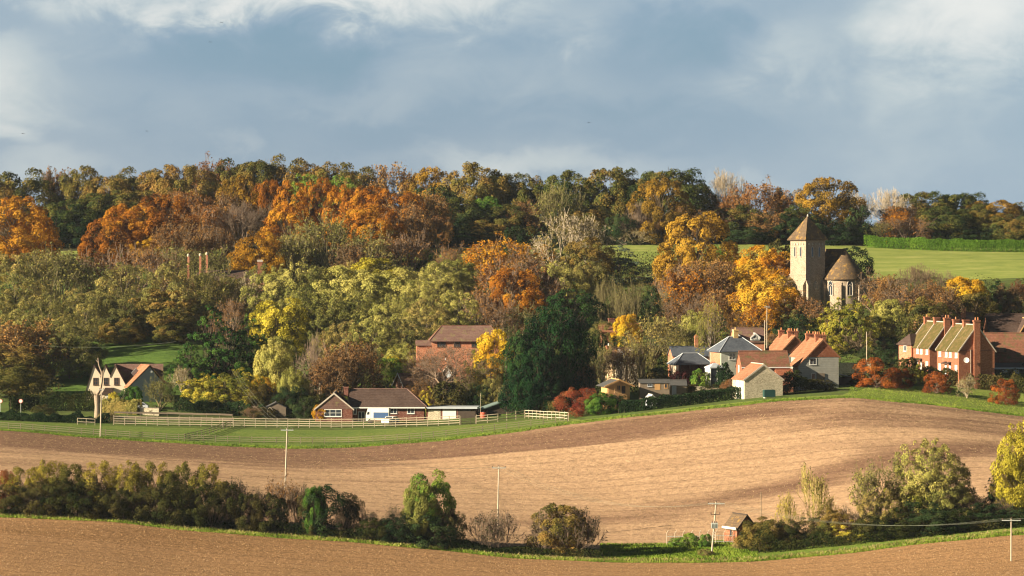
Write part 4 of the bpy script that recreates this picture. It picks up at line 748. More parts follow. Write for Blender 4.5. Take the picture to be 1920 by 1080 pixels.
def tiles(name, stops, moss=None, moss_amt=0.5, row=0.32, lichen=None):
    m, t, b = M(name, 0.95); v = objc(t); b.inputs['Specular IOR Level'].default_value = 0.1
    f = tmath(t, 'ADD', tmath(t, 'MULTIPLY', noise(t, 2.6, 4, .75, v), .62), tmath(t, 'MULTIPLY', noise(t, .35, 4, .6, v), .42))
    c = ramp(t, f, stops)
    sz = t.nodes.new('ShaderNodeSeparateXYZ'); t.links.new(v, sz.inputs[0]); rows = tmath(t, 'FRACT', tmath(t, 'MULTIPLY', sz.outputs['Z'], 1 / row))
    c = tmix(t, .5, c, ramp(t, rows, [(0, (.45, .45, .45)), (.22, (1, 1, 1)), (1, (1.08, 1.08, 1.08))]), 'MULTIPLY')
    if moss:
        mm = t.nodes.new('ShaderNodeMapRange'); mm.inputs['From Min'].default_value = .62 - moss_amt * .35; mm.inputs['From Max'].default_value = .72 - moss_amt * .25
        t.links.new(noise(t, .9, 6, .75, v), mm.inputs[0]); c = tmix(t, mm.outputs[0], c, tmix(t, noise(t, 3, 3, .6, v), tuple(x * .6 for x in moss), tuple(min(1, x * 1.35) for x in moss)))
    t.links.new(c, b.inputs['Base Color']); bump(t, b, tmath(t, 'ADD', rows, noise(t, 5, 3, .7, v)), .05); return m
def brickm(name, c, mort, var=.3):
    m, t, b = M(name, .95); v = objc(t); b.inputs['Specular IOR Level'].default_value = 0.1
    k = t.nodes.new('ShaderNodeTexVoronoi'); k.inputs['Scale'].default_value = 1; q = t.nodes.new('ShaderNodeMapping'); q.inputs['Scale'].default_value = (4.5, 4.5, 9.0); t.links.new(v, q.inputs[0]); t.links.new(q.outputs[0], k.inputs['Vector'])
    s3 = t.nodes.new('ShaderNodeSeparateColor'); t.links.new(k.outputs['Color'], s3.inputs[0])
    f = tmath(t, 'ADD', tmath(t, 'MULTIPLY', s3.outputs[0], .6), tmath(t, 'MULTIPLY', noise(t, .5, 5, .6, v), .5))
    col = ramp(t, f, [(.1, tuple(x * (1 - var) for x in c)), (.5, c), (.9, mort)]); t.links.new(col, b.inputs['Base Color']); return m
def boards(name, c, pitch=.22):
    m, t, b = M(name, .8); v = objc(t); sz = t.nodes.new('ShaderNodeSeparateXYZ'); t.links.new(v, sz.inputs[0]); r = tmath(t, 'FRACT', tmath(t, 'MULTIPLY', sz.outputs['Z'], 1 / pitch))
    col = tmix(t, .8, ramp(t, noise(t, 1.2, 5, .6, v), [(.3, tuple(x * .85 for x in c)), (.7, tuple(x * 1.1 for x in c))]), ramp(t, r, [(0, (.4, .4, .4)), (.16, (1, 1, 1)), (1, (1, 1, 1))]), 'MULTIPLY')
    t.links.new(col, b.inputs['Base Color']); bump(t, b, r, .03); return m
K = dict(
 brick=brickm('brick_orange_red', (.26, .10, .058), (.34, .165, .10)), brickdk=brickm('brick_brown', (.15, .06, .045), (.22, .12, .09)), brickpk=brickm('brick_pink', (.42, .17, .10), (.50, .27, .17)),
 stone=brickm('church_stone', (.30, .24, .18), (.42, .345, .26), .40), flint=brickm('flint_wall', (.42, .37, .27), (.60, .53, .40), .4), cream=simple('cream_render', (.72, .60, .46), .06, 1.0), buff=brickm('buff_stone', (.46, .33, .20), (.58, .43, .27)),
 orange=tiles('roof_orange_tiles', [(.28, (.15, .07, .04)), (.5, (.27, .125, .07)), (.72, (.38, .21, .13))], (.20, .13, .06), .05), red=tiles('roof_red_tiles', [(.28, (.15, .055, .032)), (.5, (.26, .095, .052)), (.72, (.36, .16, .09))]),
 brown=tiles('roof_brown_tiles', [(.28, (.045, .03, .025)), (.5, (.075, .05, .042)), (.72, (.12, .085, .07))]), mauve=tiles('roof_mauve_tiles', [(.28, (.10, .058, .05)), (.5, (.16, .095, .08)), (.72, (.23, .15, .125))], (.20, .17, .08), .25),
 rustroof=tiles('roof_rust_tiles', [(.28, (.11, .048, .034)), (.5, (.195, .085, .056)), (.72, (.28, .145, .10))], (.12, .11, .05), .35),
 moss=tiles('roof_mossy_tiles', [(.28, (.10, .065, .035)), (.5, (.15, .10, .05)), (.72, (.21, .15, .075))], (.080, .070, .022), .72), slate=tiles('roof_slate', [(.28, (.055, .065, .085)), (.5, (.085, .10, .125)), (.72, (.14, .155, .18))], row=.25),
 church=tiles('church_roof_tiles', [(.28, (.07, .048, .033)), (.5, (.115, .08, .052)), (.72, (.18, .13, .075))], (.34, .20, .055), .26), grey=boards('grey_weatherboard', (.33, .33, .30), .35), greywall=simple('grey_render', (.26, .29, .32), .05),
 pale=boards('pale_boards', (.62, .64, .56), .3), white=simple('white_paint', (.66, .66, .63), .03, 1, .5), lead=simple('lead_trim', (.42, .46, .50), .08, 1, .5), timber=boards('new_timber', (.62, .36, .15), .16), oldwood=boards('weathered_timber', (.24, .19, .14), .18), darkwood=simple('dark_timber', (.06, .045, .035), .2),
 rail=simple('rail_timber', (.40, .34, .25), .2, 3), railold=simple('old_rail_timber', (.19, .16, .11), .2, 3), post=simple('pole_timber', (.44, .38, .29), .15, 1), felt=simple('roof_felt', (.075, .075, .075), .15), feltgreen=simple('roof_felt_green', (.13, .18, .17), .1), metal=simple('grey_metal', (.36, .40, .38), .08, 1, .5),
 terracotta=simple('chimney_pot_clay', (.52, .22, .10), .1), yellowbrick=brickm('yellow_brick', (.58, .40, .17), (.66, .50, .26)), porcelain=simple('insulator_porcelain', (.09, .05, .04), .1, 1, .4), wire=simple('wire', (.20, .22, .17), .1), door=simple('grey_door', (.35, .38, .40), .05), blue=simple('dark_blue_panel', (.05, .10, .22), .08, 1, .5),
 redp=simple('red_paint', (.55, .10, .06), .08, 1, .5), green=simple('green_tank_plastic', (.02, .06, .055), .1, 1, .5), frame=simple('brown_frame', (.13, .075, .05), .1), black=simple('black_rubber', (.02, .02, .02), .1), parap=simple('mortar_verge', (.44, .39, .33), .12, 2))
mg, tg, bg_ = M('window_glass', .08); bg_.inputs['Base Color'].default_value = (.035, .045, .06, 1); bg_.inputs['Specular IOR Level'].default_value = .6
K['glass'] = mg
mg2, tg, bg_ = M('pane_painted_glare', .25); bg_.inputs['Base Color'].default_value = (.42, .42, .40, 1); K['pane_glare'] = mg2  # pale pane colour stands in for the white reflection on sunlit windows
def place(name, label, cat, px, D, rz=0, group=None, zoff=0.0):
    p = GP(px, D); p.z += zoff; e_ = empty(name, p, R(rz), label, cat, group); e_['_'] = 0; del e_['_']; e_.rotation_euler = (0, 0, R(rz)); return e_
def loc_z(root, py, D=None): return Z(py, D if D else root.location.y) - root.location.z
_wm = {}
def window(parent, face, u, z, w, h, plane=0.0, mat='white', pane='glass', mull=1, trans=0, name='window', fw=.09):
    """face f: looks to -y at y=plane; l: looks to -x at x=plane; b: to +x"""
    key = (round(w, 2), round(h, 2), mat, pane, mull, trans, fw)
    if key not in _wm:
        f = MB(); t = fw; f.box(0, w, -.07, .02, 0, t).box(0, w, -.07, .02, h - t, h).box(0, t, -.072, .02, t, h - t).box(w - t, w, -.072, .02, t, h - t)
        for k in range(mull): x = w * (k + 1) / (mull + 1); f.box(x - t * .35, x + t * .35, -.068, .02, t, h - t)
        for k in range(trans): q = h * (k + 1) / (trans + 1); f.box(t, w - t, -.066, .02, q - t * .3, q + t * .3)
        f.box(-.08, w + .08, -.14, .0, -.07, -.002)
        _wm[key] = (f.mesh('window', K[mat]), MB().box(t * .5, w - t * .5, -.03, .015, t * .5, h - t * .5).mesh('pane', K[pane]))
    o = link(name, _wm[key][0], parent); g = link('pane', _wm[key][1], o)
    if face == 'f': o.location = (u, plane, z)
    elif face == 'l': o.location = (plane, u + w, z); o.rotation_euler = (0, 0, R(-90))
    else: o.location = (plane, u, z); o.rotation_euler = (0, 0, R(90))
    return o
def chimney(parent, x, y, z0, z1, w=.75, d=.75, mat='brick', pots=1, pot='terracotta', cap=True, name='chimney', z_bot=None):
    b = MB().box(x - w / 2, x + w / 2, y - d / 2, y + d / 2, z0, z1)
    if cap: b.box(x - w / 2 - .08, x + w / 2 + .08, y - d / 2 - .08, y + d / 2 + .08, z1 - .28, z1 + .02)
    c = b.put(name, K[mat], parent)
    for k in range(pots):
        xx = x + ((k + .5) / pots - .5) * w * .9
        MB().tube((xx, y, z1), (xx, y, z1 + .5), .15, .12, 8).put('chimney_pot', K[pot], c)
    return c
def gable(parent, w, d, ze, zr, wall, roof, axis='y', x0=0, y0=0, ov=.3, og=.2, th=.16, ze2=None, apex=None, name=('wall', 'roof'), zb=-1.5, verge=None, mk_wall=True, gable_mat=None):
    """a gabled block: ridge along 'y' (gable faces the front) or along 'x'"""
    ze2 = ze if ze2 is None else ze2
    if axis == 'y': a0, a1, e0, e1 = x0, x0 + w, y0, y0 + d
    else: a0, a1, e0, e1 = y0, y0 + d, x0, x0 + w
    am = (a0 + a1) / 2 if apex is None else apex
    if mk_wall:
        prof = [(a0, zb), (a1, zb), (a1, ze2 - .05), (am, zr - .10), (a0, ze - .05)]
        if gable_mat:
            MB().ext([(a0, zb), (a1, zb), (a1, ze2 - .05), (a0, ze - .05)] if ze == ze2 else prof, axis, e0, e1).put(name[0], K[wall], parent)
            zc = max(ze, ze2); tt = (zr - zc) / (zr - ze) if zr != ze else 1
            MB().ext([(a0 - .02, ze - .05), (a1 + .02, ze2 - .05), (am, zr - .07)], axis, e0 - .07, e0 + .3).put('hung_tiles', K[gable_mat], parent)
        else: MB().ext(prof, axis, e0, e1).put(name[0], K[wall], parent)
    s0 = (zr - ze) / (am - a0); s1 = (zr - ze2) / (a1 - am)
    pr = [(a0 - ov, ze - ov * s0), (am, zr), (a1 + ov, ze2 - ov * s1), (a1 + ov, ze2 - ov * s1 + th), (am, zr + th * 1.35), (a0 - ov, ze - ov * s0 + th)]
    r = MB().ext(pr, axis, e0 - og, e1 + og).put(name[1], K[roof], parent)
    MB().tube((am, e0 - og, zr + th * 1.3) if axis == 'y' else (e0 - og, am, zr + th * 1.3), (am, e1 + og, zr + th * 1.3) if axis == 'y' else (e1 + og, am, zr + th * 1.3), .13, .13, 6).put('ridge_tiles', K[verge or roof], r)
    if verge:
        for q in (e0 - og - .05,):
            v = MB().ext([(a0 - ov, ze - ov * s0 - .12), (am, zr - .12), (a1 + ov, ze2 - ov * s1 - .12), (a1 + ov, ze2 - ov * s1 + .2), (am, zr + .26), (a0 - ov, ze - ov * s0 + .2)], axis, q - .06, q + .045)
            v.put('bargeboard', K[verge], r)
    return r
def hip(parent, x0, x1, y0, y1, ze, zr, roof, inset=None, ov=.35, name='roof', trim=None, axis='x'):
    a0, a1, b0, b1 = x0 - ov, x1 + ov, y0 - ov, y1 + ov
    if axis == 'x': i = (b1 - b0) / 2 if inset is None else inset; p, q = Vector((a0 + i, (b0 + b1) / 2, zr)), Vector((a1 - i, (b0 + b1) / 2, zr))
    else: i = (a1 - a0) / 2 if inset is None else inset; p, q = Vector(((a0 + a1) / 2, b0 + i, zr)), Vector(((a0 + a1) / 2, b1 - i, zr))
    c = [Vector((a0, b0, ze)), Vector((a1, b0, ze)), Vector((a1, b1, ze)), Vector((a0, b1, ze))]
    m = MB()
    if axis == 'x': m.poly(c[0], c[1], q, p).poly(c[1], c[2], q).poly(c[2], c[3], p, q).poly(c[3], c[0], p)
    else: m.poly(c[0], c[1], p).poly(c[1], c[2], q, p).poly(c[2], c[3], q).poly(c[3], c[0], p, q)
    cl = [v - Vector((0, 0, .18)) for v in c]
    for k in range(4): m.poly(c[k], c[(k + 1) % 4], cl[(k + 1) % 4], cl[k])
    m.poly(*cl); r = m.put(name, K[roof], parent)
    if trim:
        h = MB(); ends = [p, q, q, p] if axis == 'x' else [p, p, q, q]
        for k in range(4): h.tube(c[k], ends[k], .10, .10, 6)
        h.tube(p, q, .11, .11, 6); h.put('hip_capping', K[trim], r)
    return r
def walls(parent, x0, x1, y0, y1, z1, mat, name='wall', z0=-1.5): return MB().box(x0, x1, y0, y1, z0, z1).put(name, K[mat], parent)

# ---------------------------------------------------------------- church
def church():
    D = 800; root = place('church', 'stone church with square tower, pyramid cap and round cone-roofed apse', 'church', 1511, D, 34)
    zl = lambda py, d=D: Z(py, d) - root.location.z
    a = 5.8; ze = zl(449); zs = zl(516); zb = -1.5
    tw = MB().box(0, a, 0, a, zb, ze); tw.box(-.12, a + .12, -.12, a + .12, zb, zs); tw.box(-.2, a + .2, -.2, a + .2, zs, zs + .25); tw.box(-.14, a + .14, -.14, a + .14, ze - .35, ze - .1)
    tw.put('tower_wall', K['stone'], root)
    for bx, by, w, d in ((-.95, -.12, .85, 1.3), (-.12, -1.0, 1.3, .9), (a - 1.2, -1.0, 1.3, .9), (-.95, a - 1.2, .85, 1.3), (a + .12, -.12, .85, 1.2)):
        top = zl(524); b = MB(); b.box(bx, bx + w, by, by + d, zb, top - 1.4)
        if d > w: b.ext([(bx, top - 1.4), (bx + w, top - 1.4), (bx + w, top) if bx < 0 else (bx, top)], 'y', by, by + d)
        else: b.ext([(by, top - 1.4), (by + d, top - 1.4), (by + d, top)], 'x', bx, bx + w)
        b.put('buttress', K['stone'], root)
    o = .55; c = a / 2; apx = zl(404); cr_ = [(-o, -o, ze), (a + o, -o, ze), (a + o, a + o, ze), (-o, a + o, ze)]
    m = MB(); k1 = .55
    for i in range(4):
        p, q = Vector(cr_[i]), Vector(cr_[(i + 1) % 4]); m.poly(p, q, (c, c, apx))
        m.poly(p, q, q - Vector((0, 0, .2)), p - Vector((0, 0, .2)))
    m.poly(*[(x, y, z - .2) for x, y, z in cr_]); tr = m.put('tower_roof', K['church'], root)
    MB().tube((c, c, apx - .2), (c, c, apx + .35), .22, .12).put('finial', K['parap'], tr)
    def arch_win(face, u, z, w, h, plane, lights=1, parent=root, name='window', ang=None):
        n = 8; pts = [(-w / 2, 0), (w / 2, 0)] + [(w / 2 * math.cos(t), h - w * .75 + w * .85 * math.sin(t) ** .9) for t in np.linspace(0, math.pi, n)]
        g = MB().ext(pts, 'y', -.035, .02); f = MB()
        for k in range(len(pts)):
            p, q = pts[k], pts[(k + 1) % len(pts)]; f.tube((p[0], -.06, p[1]), (q[0], -.06, q[1]), .11, .11, 5)
        if lights > 1:
            f.box(-.07, .07, -.09, .0, 0, h * .62); f.tube((-w / 2, -.05, h * .62), (0, -.05, h * .78), .06, .06, 5).tube((w / 2, -.05, h * .62), (0, -.05, h * .78), .06, .06, 5)
        fo = f.put(name, K['parap'], parent); go = g.put('pane', K['glass'], fo)
        if face == 'f': fo.location = (u, plane, z)
        elif face == 'l': fo.location = (plane, u, z); fo.rotation_euler = (0, 0, R(-90))
        else: fo.location = (parent_c[0] + plane * math.cos(ang), parent_c[1] + plane * math.sin(ang), z); fo.rotation_euler = (0, 0, ang + R(90))
        return fo
    z1 = zl(482); hh = zl(463) - z1
    for u in (a * .33, a * .69):
        arch_win('f', u, z1, .72, hh, -.0); arch_win('l', u, z1, .72, hh, -.0)
    arch_win('f', a * .5, zl(542), 1.0, 1.7, -.12, 2)
    # little corbel arches under the eaves
    for k in range(5):
        u = .9 + k * 1.0; MB().box(-.18, 0, u - .12, u + .12, ze - 1.3, ze - .9).put('corbel', K['parap'], root); MB().box(u - .12, u + .12, -.18, 0, ze - 1.3, ze - .9).put('corbel', K['parap'], root)
    # chancel with its round apse, then the nave running back
    cx, cy = 10.4, -1.44; rz_ = zl(468, 806); ea = zl(521, 806); parent_c = (cx, cy); ya = cy + 13
    ch = MB().ext([(cx - 4.3, zb), (cx + 4.3, zb), (cx + 4.3, ea), (cx, rz_ - .15), (cx - 4.3, ea)], 'y', cy, ya); ch.put('chancel_wall', K['stone'], root)
    MB().ext([(cx - 4.8, ea - .35), (cx, rz_), (cx + 4.8, ea - .35), (cx + 4.8, ea - .15), (cx, rz_ + .2), (cx - 4.8, ea - .15)], 'y', cy, ya + .2).put('chancel_roof', K['church'], root)
    MB().lathe([(4.95, zb), (4.95, ea + .2)], 40, (cx, cy)).put('apse_wall', K['stone'], root, smooth=True)
    MB().lathe([(5.1, ea - .55), (5.55, ea - .4), (5.55, ea - .2), (4.0, ea + (rz_ - ea) * .30), (1.8, ea + (rz_ - ea) * .70), (.25, rz_ + .25), (0, rz_ + .3)], 40, (cx, cy)).put('apse_roof', K['church'], root, smooth=True)
    for ang in (-1.99, -1.02, -.2, -2.95):
        arch_win('a', 0, zl(553, 809), 1.35, zl(527, 809) - zl(553, 809), 4.93, 2, ang=ang)
    for ang in (-2.45, -1.5, -.6, .2):
        b = MB(); b.box(4.8, 5.5, -.38, .38, zb, ea - 1.6); b.ext([(-.38, ea - 1.6), (.38, ea - 1.6), (.38, ea - 1.0), (-.38, ea - 1.0)], 'x', 4.8, 5.1)
        o_ = b.put('buttress', K['stone'], root, (cx, cy, 0)); o_.rotation_euler = (0, 0, ang)
    nz = zl(487, 825); ne = nz - 4.4
    MB().ext([(cx - 4.5, zb), (cx + 4.5, zb), (cx + 4.5, ne), (cx, nz - .15), (cx - 4.5, ne)], 'y', ya, ya + 20).put('nave_wall', K['stone'], root)
    MB().ext([(cx - 5, ne - .5), (cx, nz), (cx + 5, ne - .5), (cx + 5, ne - .3), (cx, nz + .2), (cx - 5, ne - .3)], 'y', ya + .25, ya + 20.3).put('nave_roof', K['church'], root)
church()
# ---------------------------------------------------------------- the two pairs of brick cottages with mossy roofs
def cottages(px, D, eave, ridge, label, near):
    root = place('brick_cottages', label, 'house', px, D, 14, 'brick cottages under mossy roofs')
    zl = lambda py: Z(py, D) - root.location.z; ze, zr = zl(eave), zl(ridge); w, L = 7.7, 12.2
    gable(root, w, L, ze, zr, 'brick', 'moss', verge='parap', og=.12)
    sl = (zr - ze) / (w / 2)
    for q in (L / 2, L + .05):      # parapet strips over the party wall and the far verge
        MB().ext([(-.35, ze - .35 * sl + .12), (w / 2, zr + .12), (w + .35, ze - .35 * sl + .12), (w + .35, ze - .35 * sl + .36), (w / 2, zr + .5), (-.35, ze - .35 * sl + .36)], 'y', q - .11, q + .11).put('roof_parapet', K['parap'], root)
    st = MB().box(w / 2 - .7, w / 2 + .6, -.42, .35, -1.5, zr + 1.1); st.box(w / 2 - .78, w / 2 + .68, -.5, .45, zr + .8, zr + 1.15); c = st.put('chimney', K['brick'], root)
    for xx in (-.3, .25): MB().tube((w / 2 + xx, 0, zr + 1.1), (w / 2 + xx, 0, zr + 1.7), .15, .12).put('chimney_pot', K['terracotta'], c)
    chimney(root, w / 2 + .1, L / 2 + .1, zr - .6, zr + 1.1, 1.3, .8, 'brick', 0)
    chimney(root, w / 2 + .1, L - .4, zr - .6, zr + 1.1, 1.3, .8, 'brick', 1)
    MB().box(.0, w, -.05, .0, ze - .1, ze + .05).put('string_course', K['brickdk'], root)
    hu, hl = ze - 1.55, ze - 4.35
    for u in (.7, 4.0, 6.2, 9.8): window(root, 'l', u, hu, 1.35, 1.25, 0, pane='pane_glare', mull=1, trans=1)
    for u in (.8, 9.9): window(root, 'l', u, hl, 1.35, 1.35, 0, pane='pane_glare', mull=1, trans=1)
    for u in (4.4, 6.7):
        MB().box(-.06, .02, u, u + 1.0, hl - .7, hl + 1.3).put('door', K['white'], root); MB().ext([(-.9, hl + 1.4), (.0, hl + 1.75), (.0, hl + 1.9), (-.9, hl + 1.55)], 'y', u - .2, u + 1.2).put('door_hood', K['brown'], root)
    MB().tube((w * .33, -.06, ze + .1), (w * .33, -.06, zl(eave) - 4.6), .05, .05, 6).put('drainpipe', K['parap'], root)
    if near:
        d = setp(link('satellite_dish', MB().lathe([(0, .0), (.22, .03), (.42, .12), (.45, .14), (.42, .145), (.2, .06), (0, .04)], 20).mesh('satellite_dish', K['white']), root, (1.25, -.95, ze - 2.0)), None)
        d.scale = (1.25,) * 3; d.rotation_euler = (R(72), 0, R(-20)); MB().tube((1.25, 0, ze - 2.3), (1.25, -.9, ze - 2.05), .035, .035, 6).put('dish_arm', K['metal'], root)
    return root
cottages(1798, 690, 657, 611, 'nearer pair of brick cottages, white satellite dish on the gable, mossy roof', True)
cottages(1743, 706, 651, 606, 'farther pair of brick cottages with mossy roof, left of the dish gable', False)
# ---------------------------------------------------------------- houses at the right edge
def small_right():
    D = 715; root = place('brick_house', 'small brown-roofed brick house left of the mossy-roofed cottages', 'house', 1709, D, 30); zl = lambda py: Z(py, D) - root.location.z
    walls(root, 0, 5.5, 0, 4.6, zl(646), 'brickpk'); hip(root, 0, 5.5, 0, 4.6, zl(646), zl(626), 'brown', 1.6, axis='x'); window(root, 'l', 1.7, zl(659), 1.0, 1.2, 0)
    D = 722; root = place('barn', 'low barn with rusty tiled roof, skylights and dark lean-to, right edge', 'barn', 1846, D, 0); zl = lambda py: Z(py, D) - root.location.z
    gable(root, 16, 9, zl(676), zl(627), 'brickdk', 'rustroof', axis='x', zb=-1.5)
    for k in range(3): MB().box(0, .8, 0, 1.0, -.03, .06).put('skylight', K['lead'], root, (6.0 + k * 1.0, 1.05, zl(676) + 1.35)).rotation_euler = (R(50), 0, 0)
    ln = MB().ext([(-4.2, zl(688)), (-.1, zl(680)), (-.1, zl(680) - .3), (-4.2, zl(688) - .35)], 'x', 1.2, 16).put('lean_to_roof', K['felt'], root)
    MB().box(1.2, 16, -4.3, -4.2, zl(690) - .1, zl(688) + .02).put('fascia', K['lead'], root)
    MB().box(1.6, 15.8, -4.0, -.1, -1.5, zl(690)).put('lean_to_wall', K['darkwood'], root)
    for u in (3.2, 5.6, 8.4): MB().box(u, u + 1.1, -4.08, -4.0, zl(690) - 2.3, zl(690) - .3).put('door', K['door'], root)
    MB().box(2.0, 4.6, -.3, 1.6, zl(660), zl(652)).put('dormer', K['darkwood'], root); window(root, 'f', 2.4, zl(659) , 1.5, .8, -.33, mat='frame')
    D = 748; root = place('thatched_house', 'large house with steep dark brown roof behind the rusty barn', 'house', 1856, D, 4); zl = lambda py: Z(py, D) - root.location.z
    gable(root, 15, 8, zl(628), zl(591), 'brickpk', 'brown', axis='x', zb=-1.5)
    r2 = gable(root, 5, 5, zl(632), zl(598), 'brickdk', 'brown', axis='y', x0=5.5, y0=-2.2, verge='timber', zb=-1.5)
    window(root, 'f', 7.4, zl(626), 1.2, 1.0, -2.2)
    D = 745; root = place('brown_roofed_house', 'brown roofed house half hidden behind the cottage chimneys', 'house', 1722, D, 6); zl = lambda py: Z(py, D) - root.location.z
    gable(root, 13, 7, zl(622), zl(588), 'brickpk', 'mauve', axis='x', zb=-1.5); chimney(root, 10.6, 2.6, zl(600), zl(580), .9, .9, 'brickpk', 0)
small_right()
# ---------------------------------------------------------------- the tile and weatherboard houses in the village centre
def centre():
    G_ = 'weatherboarded houses with orange tiled roofs'
    def wb(px, D, w, L, eave, ridge, rz, label, front, ch, cats=2.0):
        root = place('weatherboarded_house', label, 'house', px, D, rz, G_); zl = lambda py: Z(py, D) - root.location.z; ze, zr = zl(eave), zl(ridge)
        gable(root, w, L, ze - 1.6, zr, 'grey', 'orange', ze2=ze, x0=-1.2, w=w + 1.2, apex=w / 2 + .1, og=.25, verge='orange') if False else gable(root, w, L, ze, zr, 'grey', 'orange', og=.25, verge='orange', gable_mat='red')
        s = (zr - ze) / (w / 2); cw = cats      # catslide over the left side
        MB().ext([(-cw, ze - cw * s), (-.05, ze - .05 * s), (-.05, ze - .05 * s + .17), (-cw, ze - cw * s + .17)], 'y', -.2, L * .55).put('catslide_roof', K['orange'], root)
        MB().ext([(-cw + .25, -1.5), (-.0, -1.5), (-.0, ze - .1), (-cw + .25, ze - (cw - .25) * s - .06)], 'y', .02, L * .5).put('side_wall', K['grey'], root)
        for (yy, n) in ch:
            chimney(root, w / 2 - .2, yy, zr - .9, zr + 1.1, 1.1, .8, 'brick', n)
            if n > 1: chimney(root, w / 2 + 1.0, yy, zr - 1.2, zr + 1.0, .9, .8, 'brick', 2)
        return root, zl, ze, zr
    root, zl, ze, zr = wb(1513, 672, 6.5, 11.5, 669, 638, 11, 'grey weatherboarded house with tile-hung gable and orange roof, nearest the field', True, [(3.0, 3), (9.6, 2)])
    window(root, 'f', .55, zl(684), 1.4, 1.3, 0); window(root, 'f', .9, zl(712), .8, 1.3, 0, mull=0)
    MB().box(-.9, .1, .5, 3.2, zl(690), zl(676)).put('side_dormer', K['white'], root); MB().box(2.0, 3.6, -.15, -.05, zl(713), zl(700)).put('trellis', K['oldwood'], root)
    root, zl, ze, zr = wb(1462, 694, 6.5, 11.5, 662, 631, 11, 'house with tile-hung gable and orange roof behind the nearest weatherboarded one', False, [(3.2, 3), (9.8, 1)])
    # brick wing with the two skylights
    D = 668; root = place('brick_wing', 'long low brick house with dull red roof and two skylights', 'house', 1391, D, 8); zl = lambda py: Z(py, D) - root.location.z
    gable(root, 9.6, 5.6, zl(688), zl(661), 'brick', 'rustroof', axis='x', ov=.3, og=.1, verge=None); MB().box(-.1, 9.7, -.45, -.32, zl(689) - .12, zl(689) + .08).put('gutter', K['white'], root)
    for u in (2.1, 7.6): MB().box(0, .95, -.02, .1, 0, 1.0).put('skylight', K['lead'], root, (u, 1.0, zl(680))).rotation_euler = (R(-46), 0, 0)
    window(root, 'l', 2.2, zl(702), 1.1, 1.7, 0, pane='pane_glare'); window(root, 'f', 4.0, zl(706), 1.2, 1.0, 0)
    gable(root, 3.2, 3.0, zl(702), zl(694), 'brick', 'red', axis='x', x0=6.4, y0=-3.0, og=.1)
    # flint barn
    D = 652; root = place('flint_barn', 'cream flint barn with plain gable, orange roof and white side doors', 'barn', 1396, D, 12); zl = lambda py: Z(py, D) - root.location.z
    gable(root, 7.6, 8.5, zl(712), zl(685), 'flint', 'orange', og=.05, ov=.25, verge='parap')
    for u in (.6, 3.4): MB().box(-.07, .02, u, u + 2.2, -.3, zl(714)).put('door', K['white'], root)
    t = place('oil_tank', 'dark green oil tank against the flint barn gable', 'tank', 1433, 648, 12); MB().box(0, 2.2, -.1, 1.1, .25, 1.5).box(.1, 2.1, 0, 1.0, 1.5, 1.62).put('tank_body', K['green'], t); MB().box(.1, .4, 0, 1, -.4, .25).box(1.8, 2.1, 0, 1, -.4, .25).put('tank_legs', K['parap'], t)
    # slate roofed pale house and its glass porch
    D = 698; root = place('slate_roofed_house', 'pale green-white house with hipped slate roof and yellow chimney', 'house', 1352, D, 15); zl = lambda py: Z(py, D) - root.location.z
    walls(root, 0, 8.4, 0, 7.2, zl(660), 'pale'); hip(root, 0, 8.4, 0, 7.2, zl(659), zl(632), 'slate', 3.4, .5, trim='lead'); chimney(root, 4.3, 3.6, zl(640), zl(619), .95, .95, 'yellowbrick', 1, 'yellowbrick')
    window(root, 'f', 1.7, zl(675), 1.35, 1.45, 0, trans=1); window(root, 'f', 5.6, zl(675), 1.35, 1.45, 0, trans=1); MB().box(-.05, .0, .3, 6.9, -1, zl(661)).put('side_wall', K['brickpk'], root)
    D = 690; root = place('glass_porch', 'white glazed porch in front of the slate roofed house', 'conservatory', 1332, D, 15); zl = lambda py: Z(py, D) - root.location.z
    b = MB(); h = zl(689)
    for u in (0, 1.4, 2.8): b.box(u, u + .14, -.0, .14, -.5, h)
    b.box(0, 2.94, 0, .14, h - .15, h).box(0, 2.94, 0, .14, .5, .62).box(-.0, .14, 0, 3.5, h - .15, h).box(0, .14, 3.36, 3.5, -.5, h); b.put('frame', K['white'], root)
    MB().box(.02, 2.9, .05, .09, .55, h - .1).put('pane', K['glass'], root); MB().box(.0, 2.94, .02, .12, -.5, .5).box(.02, .12, .1, 3.5, -.5, h - .1).put('low_wall', K['white'], root)
    hip(root, 0, 2.94, 0, 3.5, h, zl(681), 'lead', 1.4, .15)
    D = 728; root = place('dormer_house', 'brown roofed house with small white dormers behind the yellow chimney', 'house', 1376, D, 6); zl = lambda py: Z(py, D) - root.location.z
    gable(root, 6.6, 5, zl(640), zl(617), 'brickpk', 'mauve', axis='x', og=.2)
    for u in (-.4, 3.6):
        g = gable(root, 1.9, 2.2, zl(633), zl(626), 'white', 'mauve', axis='y', x0=u, y0=-.4, og=.1, ov=.15, th=.08, verge='white', name=('dormer', 'dormer_roof'), zb=zl(638)); window(root, 'f', u + .6, zl(638) + .3, .7, .6, -.4, fw=.06)
    # low slate cottages
    D = 720; root = place('slate_cottage', 'slate roofed cottage with tall thin brick chimney left of the birch', 'house', 1262, D, 10); zl = lambda py: Z(py, D) - root.location.z
    gable(root, 8.6, 5, zl(667), zl(652), 'brickpk', 'slate', axis='x'); chimney(root, 5.6, 2.5, zl(656), zl(632), .7, .7, 'brickpk', 1); chimney(root, 5.6, 2.5, zl(632), zl(630), .5, .5, 'brickpk', 0); window(root, 'f', .4, zl(678), 1.3, 1.1, 0)
    D = 704; root = place('slate_outbuilding', 'open-fronted slate outbuilding beneath the slate roofed cottage', 'outbuilding', 1268, D, 14); zl = lambda py: Z(py, D) - root.location.z
